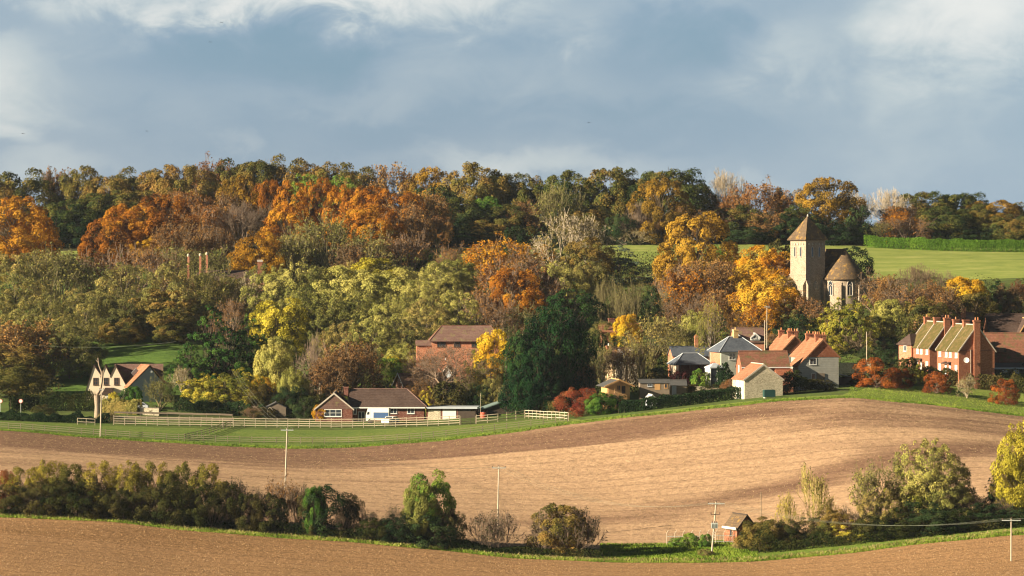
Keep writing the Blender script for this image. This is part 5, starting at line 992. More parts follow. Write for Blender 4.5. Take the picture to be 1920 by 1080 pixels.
    hip(root, 0, 7.6, 0, 5, zl(683), zl(663), 'slate', 2.6, .4, trim='lead'); MB().box(0, 7.6, 3.6, 5, -1.5, zl(684)).put('back_wall', K['brickdk'], root)
    MB().box(0, .5, 0, 5, -1.5, zl(684)).put('side_wall', K['cream'], root)
    for u in (.9, 3.0, 5.2, 7.3): MB().box(u, u + .2, .05, .25, -1.5, zl(684)).put('post', K['darkwood'], root)
    # cottages half hidden by the twiggy trees
    D = 712; root = place('hidden_cottage', 'stone cottage with two pointed white gables half hidden by twiggy trees', 'house', 1150, D, 16); zl = lambda py: Z(py, D) - root.location.z
    gable(root, 7, 5.5, zl(676), zl(655), 'buff', 'mauve', axis='x')
    for u in (.4, 3.1): gable(root, 2.1, 2.2, zl(672), zl(658), 'cream', 'mauve', axis='y', x0=u, y0=-.5, og=.15, ov=.15, th=.1, verge='white', name=('gable_wall', 'gable_roof')); window(root, 'f', u + .6, zl(680), .9, 1.1, -.5)
    chimney(root, -.2, 2.7, zl(660), zl(649), .9, .9, 'brick', 1, 'white')
    D = 752; root = place('orange_roofed_cottage', 'orange tiled roof with square brick chimney behind twiggy trees', 'house', 1128, D, 8); zl = lambda py: Z(py, D) - root.location.z
    gable(root, 9, 5, zl(622), zl(609), 'brickpk', 'orange', axis='x'); chimney(root, 2.6, 2.5, zl(612), zl(597), 1.3, 1.0, 'brickdk', 0)
centre()
def upper():
    D = 735; root = place('hillside_house', 'long brick house with mauve hipped roof on the wooded hillside', 'house', 810, D, 3); zl = lambda py: Z(py, D) - root.location.z
    walls(root, 0, 15, 0, 7, zl(639), 'brickpk'); hip(root, 0, 15, 0, 7, zl(639), zl(611), 'mauve', 2.9, .6, trim='rustroof')
    for u, w_ in ((1.1, 1.9), (4.7, 1.4), (8.5, 2.0), (12.0, 1.6)): window(root, 'f', u, zl(651), w_, 1.15, 0, mat='frame', mull=2)
    MB().box(-2.5, 15, -1.5, -1.2, -2, zl(654)).put('terrace_wall', K['brickpk'], root); gable(root, 3.2, 4, zl(648), zl(641), 'brickpk', 'mauve', axis='x', x0=-3.3, y0=1)
    D = 712; root = place('low_chalet', 'brown roofed house with white A-shaped gable end under the spreading tree', 'house', 760, D, 22); zl = lambda py: Z(py, D) - root.location.z
    gable(root, 9.5, 6, zl(722), zl(703), 'brickpk', 'mauve', axis='x', og=.5); window(root, 'f', 1.5, zl(731), 2.4, 1.1, 0, mull=3); window(root, 'f', 5.6, zl(731), 1.6, 1.1, 0)
    g = MB(); zt = zl(703); zb_ = zl(722)
    for k in range(5): y = .6 + k * 1.2; g.box(-.12, -.02, y - .06, y + .06, -1, zb_ + (zt - zb_) * (1 - abs(y - 3) / 3) - .1)
    g.put('gable_glazing_bars', K['white'], root)
    for s_ in (0, 1): MB().ext([(3, zt + .1), (-.5 + 7 * s_, zb_ - .55), (-.5 + 7 * s_, zb_ - .25), (3, zt + .4)], 'x', -.72, -.6).put('bargeboard', K['white'], root)
    D = 720; root = place('blue_gabled_cottage', 'small cottage with pale blue gable seen through the spreading tree', 'house', 828, D, -8); zl = lambda py: Z(py, D) - root.location.z
    gable(root, 2.3, 5, zl(700), zl(688), 'lead', 'mauve', axis='y', verge='parap'); chimney(root, .6, 1.5, zl(690), zl(676), .5, .5, 'brickpk', 1, 'white')
    # the manor half buried in trees
    D = 836; root = place('manor_house', 'old brick manor with dark roof and ball-topped chimneys deep in the trees', 'house', 350, D, 4); zl = lambda py: Z(py, D) - root.location.z
    walls(root, 0, 19, 0, 8, zl(526), 'brickpk'); hip(root, 0, 18.6, 0, 8, zl(526), zl(507), 'brown', 4, .4)
    for u, t_, pot in ((.4, 481, 1), (3.3, 480, 1), (4.9, 478, 1)): chimney(root, u, .9, -1, zl(t_), .5, .5, 'brickpk', 0, cap=False); MB().lathe([(0, -.45), (.28, -.34), (.38, 0), (.28, .3), (0, .42)], 12).put('stone_ball', K['flint'], root, (u, .9, zl(t_) + .3))
    chimney(root, 17.9, .6, -1, zl(488), 1.25, 1.0, 'brick', 0, cap=False); MB().box(17.2, 18.6, -.0, 1.2, zl(491), zl(487)).put('chimney_cap', K['parap'], root)
upper()
# ---------------------------------------------------------------- cream cottage at the left
def left_house():
    D = 706; root = place('cream_cottage', 'cream three-gabled cottage with red tiled roofs and a grey gable end', 'house', 160, D, 5); S = F / D; zl = lambda py: Z(py, D) - root.location.z
    zr = zl(685.5)
    xs = [(161, 176, 190), (189, 197, 207), (207, 216, 236)]; e_ = [(735, 706), (706, 706), (706, 724)]
    for k, ((a, m, b), (ea, eb)) in enumerate(zip(xs, e_)):
        u0, um, u1 = (a - 160) / S, (m - 160) / S, (b - 160) / S; ze0, ze1 = zl(ea), zl(eb); y0 = -.02 * k
        MB().ext([(u0, -1.5), (u1, -1.5), (u1, ze1), (um, zr - .1), (u0, ze0)], 'y', y0, 5).put('gable_wall', K['cream'], root)
        MB().ext([(u0 - .15, ze0 - .2), (um, zr - .03), (u1, ze1), (u1, ze1 + .14), (um, zr + .15), (u0 - .15, ze0 - .02)], 'y', y0 - .12, 6.5 - .01 * k).put('gable_roof', K['mauve'], root)
        wx = (um - .75); window(root, 'f', [174.5, 194, 213.5][k] / S - 160 / S, zl(722), 1.0, 1.5, y0, mat='frame', mull=1, trans=1)
    x1, x2, x3 = (216 - 160) / S, (258 - 160) / S, (303 - 160) / S
    MB().ext([(2.4, zl(724) ), (5.2, zr - .0), (9.4, zl(722)), (9.4, zl(722) + .16), (5.2, zr + .16), (2.4, zl(724) + .16)], 'x', x1 - .3, x3 + .2).put('main_roof', K['mauve'], root)
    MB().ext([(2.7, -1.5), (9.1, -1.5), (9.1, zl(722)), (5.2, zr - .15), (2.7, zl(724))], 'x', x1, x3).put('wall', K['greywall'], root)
    # the grey gable wing that comes towards the field
    a, m, b = (246 - 160) / S, (280 - 160) / S, (305 - 160) / S; wr = MB().ext([(a - 1.0, zl(727)), (m, zr + .0), (b + .9, zl(720)), (b + .9, zl(720) + .16), (m, zr + .2), (a - 1.0, zl(727) + .16)], 'y', -1.6, 5.2).put('wing_roof', K['orange'], root)
    px_, py_ = m, -1.3; cs, sn = math.cos(R(17)), math.sin(R(17)); off_ = (px_ - (px_ * cs - py_ * sn), py_ - (px_ * sn + py_ * cs), 0); wr.location = off_; wr.rotation_euler = (0, 0, R(17))
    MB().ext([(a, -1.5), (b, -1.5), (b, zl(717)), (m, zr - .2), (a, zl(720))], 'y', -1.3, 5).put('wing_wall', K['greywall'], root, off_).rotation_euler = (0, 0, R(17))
    MB().lathe([(0, -.05), (.28, 0), (.3, .05), (0, .12)], 14).put('gable_lamp', K['white'], root, ((283 - 160) / S, -1.4, zl(697))).rotation_euler = (R(90), 0, 0)
    MB().ext([((190 - 160) / S, zl(740)), ((197 - 160) / S, zl(727)), ((213 - 160) / S, zl(727)), ((211 - 160) / S, zl(740))], 'y', -1.6, -.05).put('porch_roof', K['brown'], root); MB().box((199 - 160) / S, (204 - 160) / S, -1.4, -1.3, -.5, zl(739)).put('door', K['white'], root)
    g = MB().box(0, 1.5, -.05, .05, 0, .8).put('skylight', K['lead'], wr, ((255 - 160) / S, 1.0, zl(705)));  g.rotation_euler = (0, R(-45), 0)
    w_ = place('stone_wall', 'low pale stone garden wall behind the apple tree', 'wall', 262, 683, -6); MB().box(0, 3.9, 0, .4, -1, 1.3).box(-.05, 3.95, -.05, .45, 1.3, 1.4).put('wall', K['flint'], w_)
    p_ = place('parked_car', 'silver-blue car behind the low stone wall', 'car', 259, 690, 0)
    car_mesh(p_, K['lead'])
def car_mesh(root, paint, L=4.2, W=1.75):
    prof = [(-L / 2, .35), (-L / 2, .85), (-L * .46, .98), (-L * .20, 1.02), (-L * .08, 1.45), (L * .28, 1.48), (L * .44, 1.02), (L / 2, .92), (L / 2, .35)]
    MB().ext(prof, 'y', -W / 2, W / 2).put('body', paint, root, (0, 0, .05)); MB().ext([(-L * .17, 1.03), (-L * .075, 1.40), (L * .26, 1.42), (L * .39, 1.03)], 'y', -W / 2 - .02, W / 2 + .02).put('side_windows', K['glass'], root, (0, 0, .05))
    MB().poly((-L * .208, -W / 2 + .12, 1.05), (-L * .208, W / 2 - .12, 1.05), (-L * .093, W / 2 - .2, 1.42), (-L * .093, -W / 2 + .2, 1.42)).put('windscreen', K['glass'], root, (-.03, 0, .05))
    for x in (-L * .31, L * .30):
        for y in (-W / 2 + .08, W / 2 - .08):
            w_ = MB().tube((x, y - .12, .33), (x, y + .12, .33), .33, .33, 16).put('wheel', K['black'], root); MB().tube((x, y - .14, .33), (x, y + .14, .33), .18, .18, 10).put('rim', K['metal'], w_)
    for y in (-.6, .6): MB().box(-L / 2 - .03, -L / 2 + .05, y - .18, y + .18, .68, .84).put('headlight', K['white'], root, (0, 0, .05))
left_house()
# ---------------------------------------------------------------- bungalow, garages, vehicles
def bungalow():
    D = 682; S = F / D; root = place('bungalow', 'long brown-roofed brick bungalow with white bay window behind the paddock rails', 'house', 592, D, 0); zl = lambda py: Z(py, D) - root.location.z; U = lambda px: (px - 592) / S
    root.location.z = GP(700, D).z - .1
    ze = zl(763)
    # main range with hipped end on the right
    walls(root, U(654), U(795), .8, 8.6, ze, 'brickdk'); r = hip(root, U(640), U(795), .8, 8.6, ze, zl(731), 'brown', None, .5, axis='x')
    bpy.data.meshes.remove(r.data)
    m = MB(); x0, x1, y0, y1 = U(650), U(796) + .5, .3, 9.1; p, q = Vector((U(655), 4.7, zl(731))), Vector((U(762), 4.7, zl(731)))
    A, B, C_, E = Vector((x0, y0, ze)), Vector((x1, y0, ze)), Vector((x1, y1, ze)), Vector((x0, y1, ze))
    m.poly(A, B, q, p).poly(B, C_, q).poly(C_, E, p, q).poly(E, A, p).poly(A, B, B - Vector((0, 0, .2)), A - Vector((0, 0, .2))).poly(B, C_, C_ - Vector((0, 0, .2)), B - Vector((0, 0, .2)))
    r = m.put('roof', K['brown'], root); MB().tube(p, q, .15, .15, 6).tube(B, q, .12, .12, 6).put('ridge_tiles', K['mauve'], r)
    MB().box(U(654), U(797), .1, .28, ze - .3, ze - .05).put('fascia', K['white'], root)
    # gabled wing at the left
    gable(root, U(661), 8.5, zl(766), zl(738), 'brickdk', 'brown', y0=-.6, og=.15, ov=.35, verge='parap', gable_mat='mauve')
    f = window(root, 'f', U(608), zl(781), U(641) - U(608), 1.5, -.6, mull=2, trans=1, fw=.14)
    window(root, 'f', U(662), zl(777), .7, 1.2, .8, mull=0); window(root, 'f', U(731), zl(776), 1.4, 1.2, .8); window(root, 'f', U(763), zl(776), 1.5, 1.2, .8, fw=.13)
    window(root, 'f', U(671), -.2, 1.4, 2.3, .8, mull=1, name='glass_door')
    chimney(root, U(647), 4.2, zl(745), zl(727), .9, .9, 'brickdk', 0)
    # flat roofed garages
    g = place('garage_block', 'flat-roofed garage block with pale blue-white roof edge beside the bungalow', 'garage', 799, D + 1, -4); g.location.z = root.location.z; zg = lambda py: Z(py, D + 1) - g.location.z; w_ = (893 - 799) / S
    MB().box(0, w_, 0, 6, -1.5, zg(766)).put('wall', K['brickdk'], g); MB().box(-.3, w_ + .3, -.7, 6.3, zg(766) , zg(763)).put('roof', K['lead'], g)
    MB().box(.4, 2.9, -.06, .02, -.8, zg(768)).put('garage_door', K['flint'], g); MB().box(3.3, 6.0, -.06, .02, -.8, zg(768)).put('garage_door', K['white'], g)
    MB().box(w_ - 3.6, w_ - .1, -.07, .02, -1.2, zg(767)).put('dark_boarding', K['darkwood'], g)
    # lorry and car
    v = place('horse_lorry', 'white and blue horse lorry parked in front of the bungalow', 'lorry', 709, 677, -8); b = v
    v.location.z = GP(709, 677).z
    MB().box(-1.4, 2.3, -1.05, 1.05, .75, 3.05).put('box_body', K['white'], v); MB().box(-.75, 2.2, -1.08, -1.04, 1.1, 2.2).put('side_panel', K['blue'], v)
    MB().ext([(-2.3, .5), (-1.45, .5), (-1.45, 3.0), (-1.9, 3.0), (-2.3, 1.7)], 'y', -1.0, 1.0).put('cab', K['white'], v); MB().ext([(-2.12, 1.75), (-1.6, 1.75), (-1.6, 2.3), (-1.93, 2.3)], 'y', -1.03, 1.03).put('cab_window', K['glass'], v)
    for x in (-1.5, 1.5):
        for y in (-.9, .9): MB().tube((x, y - .12, .42), (x, y + .12, .42), .42, .42, 16).put('wheel', K['black'], v)
    c = place('parked_car', 'white hatchback parked behind the paddock rails by the horse lorry', 'car', 732, 673, 62); car_mesh(c, K['white'])
    t = place('red_drum', 'round red-pink drum beside the dark timber shed', 'drum', 906, 676, 0); MB().lathe([(0, .1), (.5, .12), (.62, .3), (.62, 1.1), (.5, 1.3), (0, 1.34)], 16).put('drum_body', K['redp'], t); MB().tube((0, 0, 1.3), (0, 0, 1.4), .15, .15).put('drum_lid', K['metal'], t)
    s = place('timber_shed', 'dark timber shed with green felt roof right of the garages', 'shed', 903, 686, 8); zs = lambda py: Z(py, 686) - s.location.z
    gable(s, 7.2, 4.5, zs(768), zs(754), 'darkwood', 'feltgreen', axis='y', ov=.3, og=.4, apex=4.4); MB().box(1.5, 3.0, -.05, .02, -.6, zs(771)).put('door', K['black'], s); MB().box(.0, 1.3, -.06, .02, -1, zs(769)).put('side_panel', K['brickdk'], s)
    s = place('garden_shed', 'small pale apex shed in shade left of the bungalow', 'shed', 499, 690, 6); zs = lambda py: Z(py, 690) - s.location.z
    gable(s, 4.0, 3.2, zs(764), zs(755), 'oldwood', 'felt', axis='y', ov=.15, og=.15, th=.08); MB().box(1.4, 2.3, -.05, .02, -.4, zs(767)).put('door', K['oldwood'], s)
    a = place('garden_arch', 'rustic timber arch in front of the garden shed', 'arch', 506, 686, 0); 
    m = MB(); m.tube((-.5, 0, -.3), (-.5, 0, 1.9), .05, .05, 6).tube((.5, 0, -.3), (.5, 0, 1.9), .05, .05, 6).tube((-.5, 0, 1.9), (0, 0, 2.4), .05, .05, 6).tube((.5, 0, 1.9), (0, 0, 2.4), .05, .05, 6); m.put('arch_frame', K['post'], a)
    s = place('summerhouse', 'golden timber summerhouse with wide pale bargeboards', 'summerhouse', 1139, 664, 14); zs = lambda py: Z(py, 664) - s.location.z
    gable(s, 4.5, 4.6, zs(722), zs(713), 'timber', 'felt', axis='y', ov=.8, og=.8, th=.1, verge='timber'); window(s, 'f', 1.9, zs(732), .7, 1.0, 0, mat='timber'); MB().box(2.9, 3.6, -.05, .02, zs(738), zs(724)).put('door', K['darkwood'], s)
    for u in (.05, 1.2): MB().box(u, u + .12, -.7, -.58, -.8, zs(722)).put('post', K['timber'], s)
    s = place('garden_shed', 'long grey shed with an orange timber door right of the summerhouse', 'shed', 1200, 668, 4); zs = lambda py: Z(py, 668) - s.location.z
    gable(s, 5.8, 2.6, zs(718), zs(713), 'oldwood', 'felt', axis='x', ov=.2, og=.15, th=.08); MB().box(2.9, 4.0, -.05, .02, zs(731), zs(719)).put('door', K['timber'], s); window(s, 'f', 1.5, zs(722) - .3, .9, .6, 0, mat='lead'); window(s, 'f', 4.8, zs(728), .6, .9, 0, mat='timber', mull=0)
    s = place('garden_shed', 'low dark shed at the right end of the shed row', 'shed', 1255, 672, 4); zs = lambda py: Z(py, 672) - s.location.z
    gable(s, 3.4, 2.6, zs(722), zs(714), 'oldwood', 'felt', axis='x', ov=.2, og=.15, th=.08); MB().box(.5, 1.4, -.05, .02, -.5, zs(723)).put('door', K['lead'], s)
    s = place('small_greenhouse', 'tip of a white-roofed greenhouse above the long dark hedge', 'greenhouse', 1213, 658, 12); zs = lambda py: Z(py, 658) - s.location.z
    gable(s, 2.2, 3, zs(750), zs(741), 'lead', 'white', axis='y', ov=.08, og=.08, th=.06); MB().box(.7, 1.4, -.05, .02, -.5, .9).put('door', K['white'], s)
    k = place('brick_kiosk', 'small brick substation kiosk with pitched roof and white fascia', 'kiosk', 1382, 549, 28); zs = lambda py: Z(py, 549) - k.location.z
    gable(k, 3.5, 3.9, zs(991), zs(968), 'brick', 'church', axis='y', ov=.3, og=.25, verge='darkwood'); MB().box(-.42, -.3, -.2, 4.0, zs(993), zs(989)).put('fascia', K['white'], k)
    window(k, 'l', 1.6, zs(1007), .55, 1.4, 0, mat='frame', mull=0); MB().box(.5, 2.0, -.06, .02, -.2, 1.9).put('door', K['metal'], k); MB().box(1.1, 2.4, -.08, -.06, 1.1, 1.8).put('notice', K['green'], k)
    MB().tube((.25, -.1, zs(992)), (.25, -.35, zs(993)), .08, .1, 8).put('lamp', K['white'], k)
    w2 = place('garden_wall', 'pale flint garden wall right of the weatherboarded house', 'wall', 1574, 700, 4); MB().box(0, 6.5, 0, .4, -1.5, 3.2).box(-.05, 6.55, -.05, .45, 3.2, 3.32).put('wall', K['flint'], w2)
    w3 = place('garden_wall', 'short pale wall left of the white glass porch', 'wall', 1305, 686, 8); MB().box(0, 2.6, 0, .35, -1.0, 1.9).box(-.05, 2.65, -.05, .4, 1.9, 2.0).put('wall', K['flint'], w3)
    l = place('lean_to', 'low grey lean-to at the right foot of the weatherboarded house', 'outbuilding', 1573, 682, 14); MB().ext([(0, 2.3), (3.2, 1.6), (3.2, 1.5), (0, 2.15)], 'y', 0, 3).put('roof', K['lead'], l); MB().box(.05, 3.0, .1, 2.9, -1.5, 1.5).put('wall', K['darkwood'], l)
bungalow()
# ---------------------------------------------------------------- fences
def rail_fence(name, label, pts, h, rails, step, mat, group=None, rail_h=.11, w=.05, pw=.11, cat='fence', dips=()):
    """pts: list of (px, D). Posts are parts; each run of rails is one part"""
    P = [Vector((X(p, D), D, 0)) for p, D in pts]; L = [0]
    for a, b in zip(P, P[1:]): L.append(L[-1] + (b - a).length)
    n = max(1, round(L[-1] / step)); pos = []
    for i in range(n + 1):
        s = L[-1] * i / n; k = max(0, min(len(L) - 2, int(np.searchsorted(L, s)) - 1)); f = (s - L[k]) / (L[k + 1] - L[k]); q = P[k].lerp(P[k + 1], f); q.z = gz(q.x, q.y); pos.append(q)
    o = pos[0].copy(); root = empty(name, o, 0, label, cat, group)
    pm = MB().box(-pw / 2, pw / 2, -pw / 2, pw / 2, -.3, h + .08).mesh('post', K[mat]); rr = random.Random(len(pts))
    for q in pos:
        c = link('post', pm, root, q - o); c.rotation_euler = (R(rr.uniform(-2, 2)), R(rr.uniform(-2, 2)), rr.uniform(0, .3)); c.scale = (1, 1, rr.uniform(.94, 1.05))
    for k in range(rails):
        z = h * (k + 1) / rails - .06; m = MB()
        for i in range(len(pos) - 1):
            a, b = pos[i] - o, pos[i + 1] - o; d = (b - a); d.z = 0; nrm = Vector((-d.y, d.x, 0)).normalized() * w / 2
            da, db = rr.uniform(-.03, .03), rr.uniform(-.03, .03)
            if i in dips and k == rails - 1: db -= .5
            q = [a + nrm, b + nrm, b - nrm, a - nrm]; lo = [v + Vector((0, 0, z - rail_h / 2 + (da if j in (0, 3) else db))) for j, v in enumerate(q)]; hi = [v + Vector((0, 0, rail_h)) for v in lo]
            off = nrm.normalized() * -.085
            lo = [v + off for v in lo]; hi = [v + off for v in hi]; m.poly(lo[0], lo[1], hi[1], hi[0]).poly(lo[3], lo[2], hi[2], hi[3]).poly(*hi).poly(*lo[::-1])
        m.put('rail', K[mat], root)
    return root
rail_fence('rail_fence', 'pale four-railed timber fence running behind the paddock below the bungalow', [(213, 667), (400, 668), (560, 668), (700, 667), (862, 664)], 1.75, 4, 2.15, 'rail', rail_h=.13)
rail_fence('rail_fence', 'pale timber fence right of the field gate, rising to the crimson shrub', [(893, 664), (930, 664), (985, 668), (1030, 655), (1066, 646)], 1.6, 3, 2.1, 'rail', rail_h=.13)
rail_fence('rail_fence', 'old three-railed fence along the near side of the paddock', [(-30, 645), (250, 645), (480, 646), (620, 646), (760, 645), (900, 645), (1064, 645)], 1.15, 3, 2.3, 'railold', rail_h=.09, dips=(88,))
rail_fence('rail_fence', 'short double-sloped fence crossing the paddock towards its near side', [(432, 667), (390, 655), (346, 645)], 1.25, 3, 1.9, 'railold')
rail_fence('rail_fence', 'short rail fence left of the paddock beside the dead trunk', [(145, 665), (178, 665)], 1.3, 2, 2.0, 'rail')
rail_fence('board_fence', 'long grey boarded top rail behind the left end of the paddock fence', [(214, 672), (320, 673), (436, 673)], 1.9, 2, 2.6, 'oldwood', rail_h=.34)
def gate():
    root = place('field_gate', 'dark metal field gate in front of the white garage door', 'gate', 864, 664, 3); m = MB(); m2 = MB()
    for u in (0, 2.9): MB().box(u - .08, u + .08, -.08, .08, -.4, 1.7).put('gate_post', K['railold'], root)
    for z in (.3, .6, .9, 1.2, 1.5): m.tube((.08, 0, z), (2.82, 0, z), .035, .035, 6)
    for u in (.1, 1.0, 1.9, 2.8): m.tube((u, 0, .2), (u, 0, 1.5), .035, .035, 6)
    m.put('gate_leaf', K['darkwood'], root)
gate()
def board(label, pts, h, mat, name='panel_fence', step=1.9):
    P = [GP(p, D) for p, D in pts]; root = empty(name, P[0], 0, label, 'fence'); o = P[0]
    for a, b in zip(P, P[1:]):
        n = max(1, round((b - a).length / step))
        for i in range(n):
            p, q = a.lerp(b, i / n) - o, a.lerp(b, (i + 1) / n) - o; d = (q - p).normalized(); nr = Vector((-d.y, d.x, 0)) * .03; zt = max(p.z, q.z) + h; zb_ = min(p.z, q.z) - .3
            MB().poly(*[v for v in [(p + nr).to_tuple()[:2] + (zb_,), (q + nr).to_tuple()[:2] + (zb_,), (q + nr).to_tuple()[:2] + (zt,), (p + nr).to_tuple()[:2] + (zt,)]]).poly(*[(p - nr).to_tuple()[:2] + (zb_,), (q - nr).to_tuple()[:2] + (zb_,), (q - nr).to_tuple()[:2] + (zt,), (p - nr).to_tuple()[:2] + (zt,)]).poly((p + nr).to_tuple()[:2] + (zt,), (q + nr).to_tuple()[:2] + (zt,), (q - nr).to_tuple()[:2] + (zt,), (p - nr).to_tuple()[:2] + (zt,)).put('panel', K[mat], root)
            MB().box(p.x - .06, p.x + .06, p.y - .08, p.y + .06, zb_, zt + .1).put('post', K['railold'], root)
board('grey stepped panel fence between the sheds and the long dark hedge', [(1200, 660), (1225, 660), (1250, 661), (1290, 662)], 1.7, 'oldwood')
board('weathered panel fence above the domed bush in the middle garden', [(1320, 676), (1350, 676)], 1.7, 'oldwood')
board('dark panel fence in deep shade left of the garden shed', [(440, 694), (497, 692)], 1.7, 'oldwood')
def palisade():
    root = empty('palisade_fence', GP(1250, 550.5), 0, 'dark grey palisade fence with bent tops beside the brick kiosk', 'fence'); o = root.location; m = MB(); n = 26; pts = [GP(1250 + 128 * i / (n - 1), 550.5 - 1.0 * i / n) - o for i in range(n)]
    for i, p in enumerate(pts): MB().box(p.x - .03, p.x + .03, p.y - .02, p.y + .02, p.z - .2, p.z + 1.6).put('pale', K['railold'], root)
    for i in range(0, n, 3):
        p = pts[i]; MB().tube((p.x, p.y, p.z - .2), (p.x, p.y, p.z + 1.9), .06, .06, 6).tube((p.x, p.y, p.z + 1.88), (p.x + .3, p.y, p.z + 2.35), .06, .05, 6).put('bent_post', K['post'], root)
    r = MB()
    for a, b in zip(pts, pts[1:]):
        for z in (.4, 1.35): r.tube(a + Vector((0, 0, z)), b + Vector((0, 0, z)), .035, .035, 4)
    r.put('rail', K['metal'], root)
palisade()
# ---------------------------------------------------------------- poles and wires
TOPS = {}
def pole(key, label, px, D, top, arm=1.3, r=.15, lean=0.0, mat='post', arms=1, base=None, thick=1.0):
    g = GP(px, D); h = Z(top, D) - g.z; root = empty('electricity_pole', g, 0, label, 'pole'); dx = lean
    MB().tube((0, 0, -.3), (dx, 0, h), r * thick, r * .72 * thick, 10).put('mast', K[mat], root)
    if arms:
        c = MB().box(dx - arm, dx + arm, -.2, -.1, h - .35, h - .22).put('crossarm', K['darkwood'] if arm > 1.5 else K['metal'], root)
        for u in (-arm + .08, 0.0, arm - .08): MB().lathe([(0, 0), (.07, .02), (.05, .1), (.08, .14), (.04, .25), (0, .27)], 8).put('insulator', K['porcelain'], root, (dx + u, -.15, h - .22 + (.15 if u == 0 else 0)))
    TOPS[key] = [g + Vector((dx + u, -.15, h - .0)) for u in (-arm + .08, 0, arm - .08)]; return root, h, dx
pole('a', 'wooden pole by the paddock at the left, in front of the dead trunk', 188, 642, 728, .5, .13, .25)
pole('b', 'tall leaning wooden pole standing behind the lower hedge', 532, 541, 803, 1.0, .15, .55, base=895)
pole('c', 'wooden pole in the ploughed field with a short crossarm', 933, 556, 874, 1.1, .15, .2)
root, h, dx = pole('d', 'transformer pole with two crossarms and grey drum beside the kiosk', 1334, 537, 941, 1.3, .16, .75)
MB().box(dx * .85 - .75, dx * .85 + .75, -.18, -.1, h * .76, h * .76 + .1).put('crossarm', K['darkwood'], root)
for u in (-.7, .7): MB().lathe([(0, 0), (.09, .03), (.06, .12), (.09, .2), (0, .3)], 8).put('insulator', K['porcelain'], root, (dx * .8 + u, -.14, h * .76 + .1))
tk = MB().box(dx * .6 - .5, dx * .6 + .5, -.75, -.1, h * .505, h * .505 + .85).put('transformer', K['metal'], root)
for k in range(5): MB().box(dx * .6 - .48 + k * .22, dx * .6 - .42 + k * .22, -.83, -.74, h * .52, h * .505 + .7).put('cooling_fin', K['metal'], tk)
for u in (-.3, 0, .3): MB().lathe([(0, 0), (.08, .02), (.05, .1), (.08, .16), (0, .3)], 8).put('bushing', K['porcelain'], tk, (dx * .6 + u, -.4, h * .505 + .85))
for k in range(3): MB().box(dx * .45 - .2, dx * .45 + .25, -.3, -.16, h * (.42 - .05 * k), h * (.42 - .05 * k) + .14).put('warning_plate', K['parap'], root)
pole('e', 'thin dark pole rising behind the bush beside the kiosk', 1427, 548, 922, .1, .08, 0, 'railold', 0)
pole('f', 'wooden pole in the near field at the lower right corner', 1896, 508, 972, 1.4, .12, 0)
pole('g', 'left of two pale poles rising behind the slate roofed house', 1434, 712, 600, .1, .11, 0, 'post', 0)
pole('h', 'taller right-hand one of two poles behind the slate roofed house', 1438, 722, 573, .6, .10, 0, 'post', 1)
pole('i', 'slim pole among trees right of the weatherboarded houses', 1625, 716, 622, .5, .12, 0, 'rail', 0)
pole('j', 'slim pale pole left of the great dark cypress', 949, 704, 660, .5, .11, 0, 'rail', 0)
pole('k', 'pale pole behind the mauve leafless tree above the bungalow', 600, 726, 664, .4, .13, 0, 'post', 0)
pole('l', 'thin pale post rising behind the orange roof of the nearest weatherboarded house', 1496, 700, 615, .3, .09, 0, 'rail', 0)
pole('m', 'small lamp post between the garages and the timber shed', 901, 680, 737, .2, .05, 0, 'rail', 0)
def wires(label, A, B, sag, n=3, r=.009):
    m = MB()
    for i in range(n):
        a, b = A[i], B[i]; pts = []
        for t in np.linspace(0, 1, 17): q = a.lerp(b, float(t)); q.z -= sag * 4 * t * (1 - t); pts.append(q - A[0])
        for p, q in zip(pts, pts[1:]): m.tube(p, q, r, r, 4)
    setp(link('overhead_wire', m.mesh('overhead_wire', K['wire']), None, A[0]), label, 'wire', 'overhead wires between the poles')
wires('triple wire sagging from the kiosk transformer pole to the corner pole', TOPS['d'], TOPS['f'], 2.2)
wires('wire running off the right edge from the corner pole', TOPS['f'], [p + Vector((40, 6, 2)) for p in TOPS['f']], .6)
wires('faint triple wire from the field pole to the leaning hedge pole', TOPS['c'], TOPS['b'], 2.5)
wires('faint triple wire from the field pole to the transformer pole', TOPS['c'], TOPS['d'], 3.0)
wires('wires crossing the paddock from the leaning pole up to the village', TOPS['b'], [GP(440, 690) + Vector((u, 0, 9)) for u in (-.5, 0, .5)], 1.5, 3, .010)
wires('thin wire crossing the shaded wood behind the cream cottage', [GP(60, 725) + Vector((0, 0, 9.5))], [GP(330, 735) + Vector((0, 0, 8.5))], .8, 1, .03)
wires('thin wire across the trees above the orange roofs', TOPS['h'], [Vector((X(1530, 740), 740, Z(590, 740)))] * 3, .6, 1, .025)
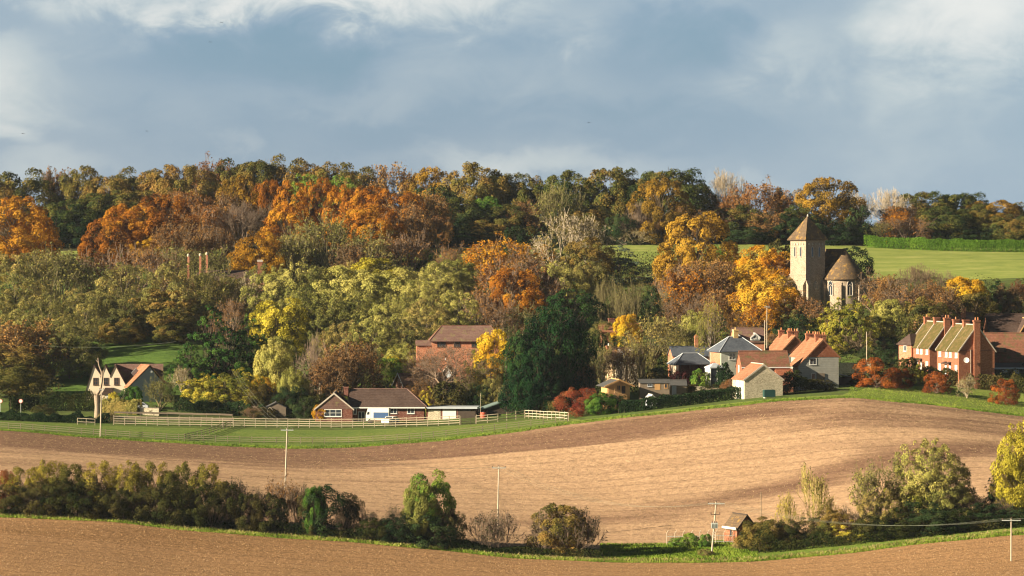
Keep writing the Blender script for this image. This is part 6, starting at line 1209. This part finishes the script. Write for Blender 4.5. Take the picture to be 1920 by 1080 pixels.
# ---------------------------------------------------------------- dead trunk, road signs, birds
def dead():
    root = empty('pollard_tree', GP(182, 676), 0, 'pollarded dead tree trunk with one thin crooked limb beside the left hedge', 'tree'); h = Z(741, 676) - root.location.z; t = simple('dead_bark', (.30, .23, .17), .25, 2)
    MB().tube((0, 0, -.3), (.05, 0, h * .5), .62, .5, 12).tube((.05, 0, h * .5), (0, 0, h), .5, .62, 12).put('trunk', t, root)
    pts = [(0, 0, h), (.7, 0, h + 1.3), (1.0, 0, h + 3.0), (.9, 0, h + 4.6), (.35, 0, h + 6.0), (.2, 0, h + 7.4)]; m = MB(); r = .32
    for a, b in zip(pts, pts[1:]): m.tube(a, b, r, r * .8, 8); r *= .8
    m.tube((1.0, 0, h + 3.0), (1.3, 0, h + 4.9), .17, .12, 6).tube((.3, 0, h + 6.4), (-.2, 0, h + 7.0), .1, .06, 6); m.put('limb', t, root)
    m = MB(); rr = random.Random(4)
    for k in range(40): a = rr.uniform(0, 6.28); m.tube((0, 0, h * rr.uniform(.75, 1)), (math.cos(a) * rr.uniform(.8, 1.5), math.sin(a) * .8, h + rr.uniform(-.4, .9)), .04, .02, 4)
    m.put('twigs', tw_brown, root)
dead()
for px, lab in ((39, 'round white and red road sign on a post in the left verge'), (1, 'round road sign cut by the left edge')):
    s = empty('road_sign', GP(px, 676), 0, lab, 'road sign'); h = Z(752, 676) - s.location.z
    MB().tube((0, 0, -.2), (0, 0, h), .05, .05, 8).put('sign_post', K['metal'], s)
    d = MB().tube((0, 0, 0), (0, -.03, 0), .42, .42, 24).put('sign_ring', K['redp'], s, (0, -.06, h)); MB().tube((0, -.031, 0), (0, -.04, 0), .33, .33, 24).put('sign_face', K['white'], d)
bl = MB()
for s_ in (-1, 1): bl.poly((0, -.1, 0), (.25 * s_, -.05, .10), (.55 * s_, .05, .02), (.25 * s_, .12, .10), (0, .1, 0))
bl.ext([(-.25, -.03), (.25, 0), (.1, .07), (-.15, .06)], 'x', -.05, .05); bird_me = bl.mesh('bird', K['black'])
for px, py, D, lab in ((417, 42, 620, 'highest small dark bird in the upper left sky'), (396, 79, 640, 'dark bird just below the highest one in the upper left sky'), (45, 251, 640, 'tiny dark bird low in the sky near the left edge'), (277, 246, 700, 'tiny dark bird above the left ridge trees'), (1106, 230, 700, 'tiny dark bird alone in the sky above the middle')):
    setp(link('bird', bird_me, None, Vector((X(px, D), D, Z(py, D)))), lab, 'bird', 'birds in the sky')
# ---------------------------------------------------------------- the air
def haze():
    m = bpy.data.materials.new('haze'); m.use_nodes = True; t = m.node_tree; t.nodes.clear()
    o = t.nodes.new('ShaderNodeOutputMaterial'); v = t.nodes.new('ShaderNodeVolumePrincipled'); v.inputs['Color'].default_value = (0.72, 0.84, 1.0, 1); v.inputs['Density'].default_value = 0.00003; v.inputs['Anisotropy'].default_value = 0.2
    t.links.new(v.outputs[0], o.inputs['Volume'])
    hb = MB().box(-4100, 4100, -130, 8100, -50, 29).put('haze', m); setp(hb, 'thin bluish autumn air over the valley', 'haze', kind='stuff')
haze()
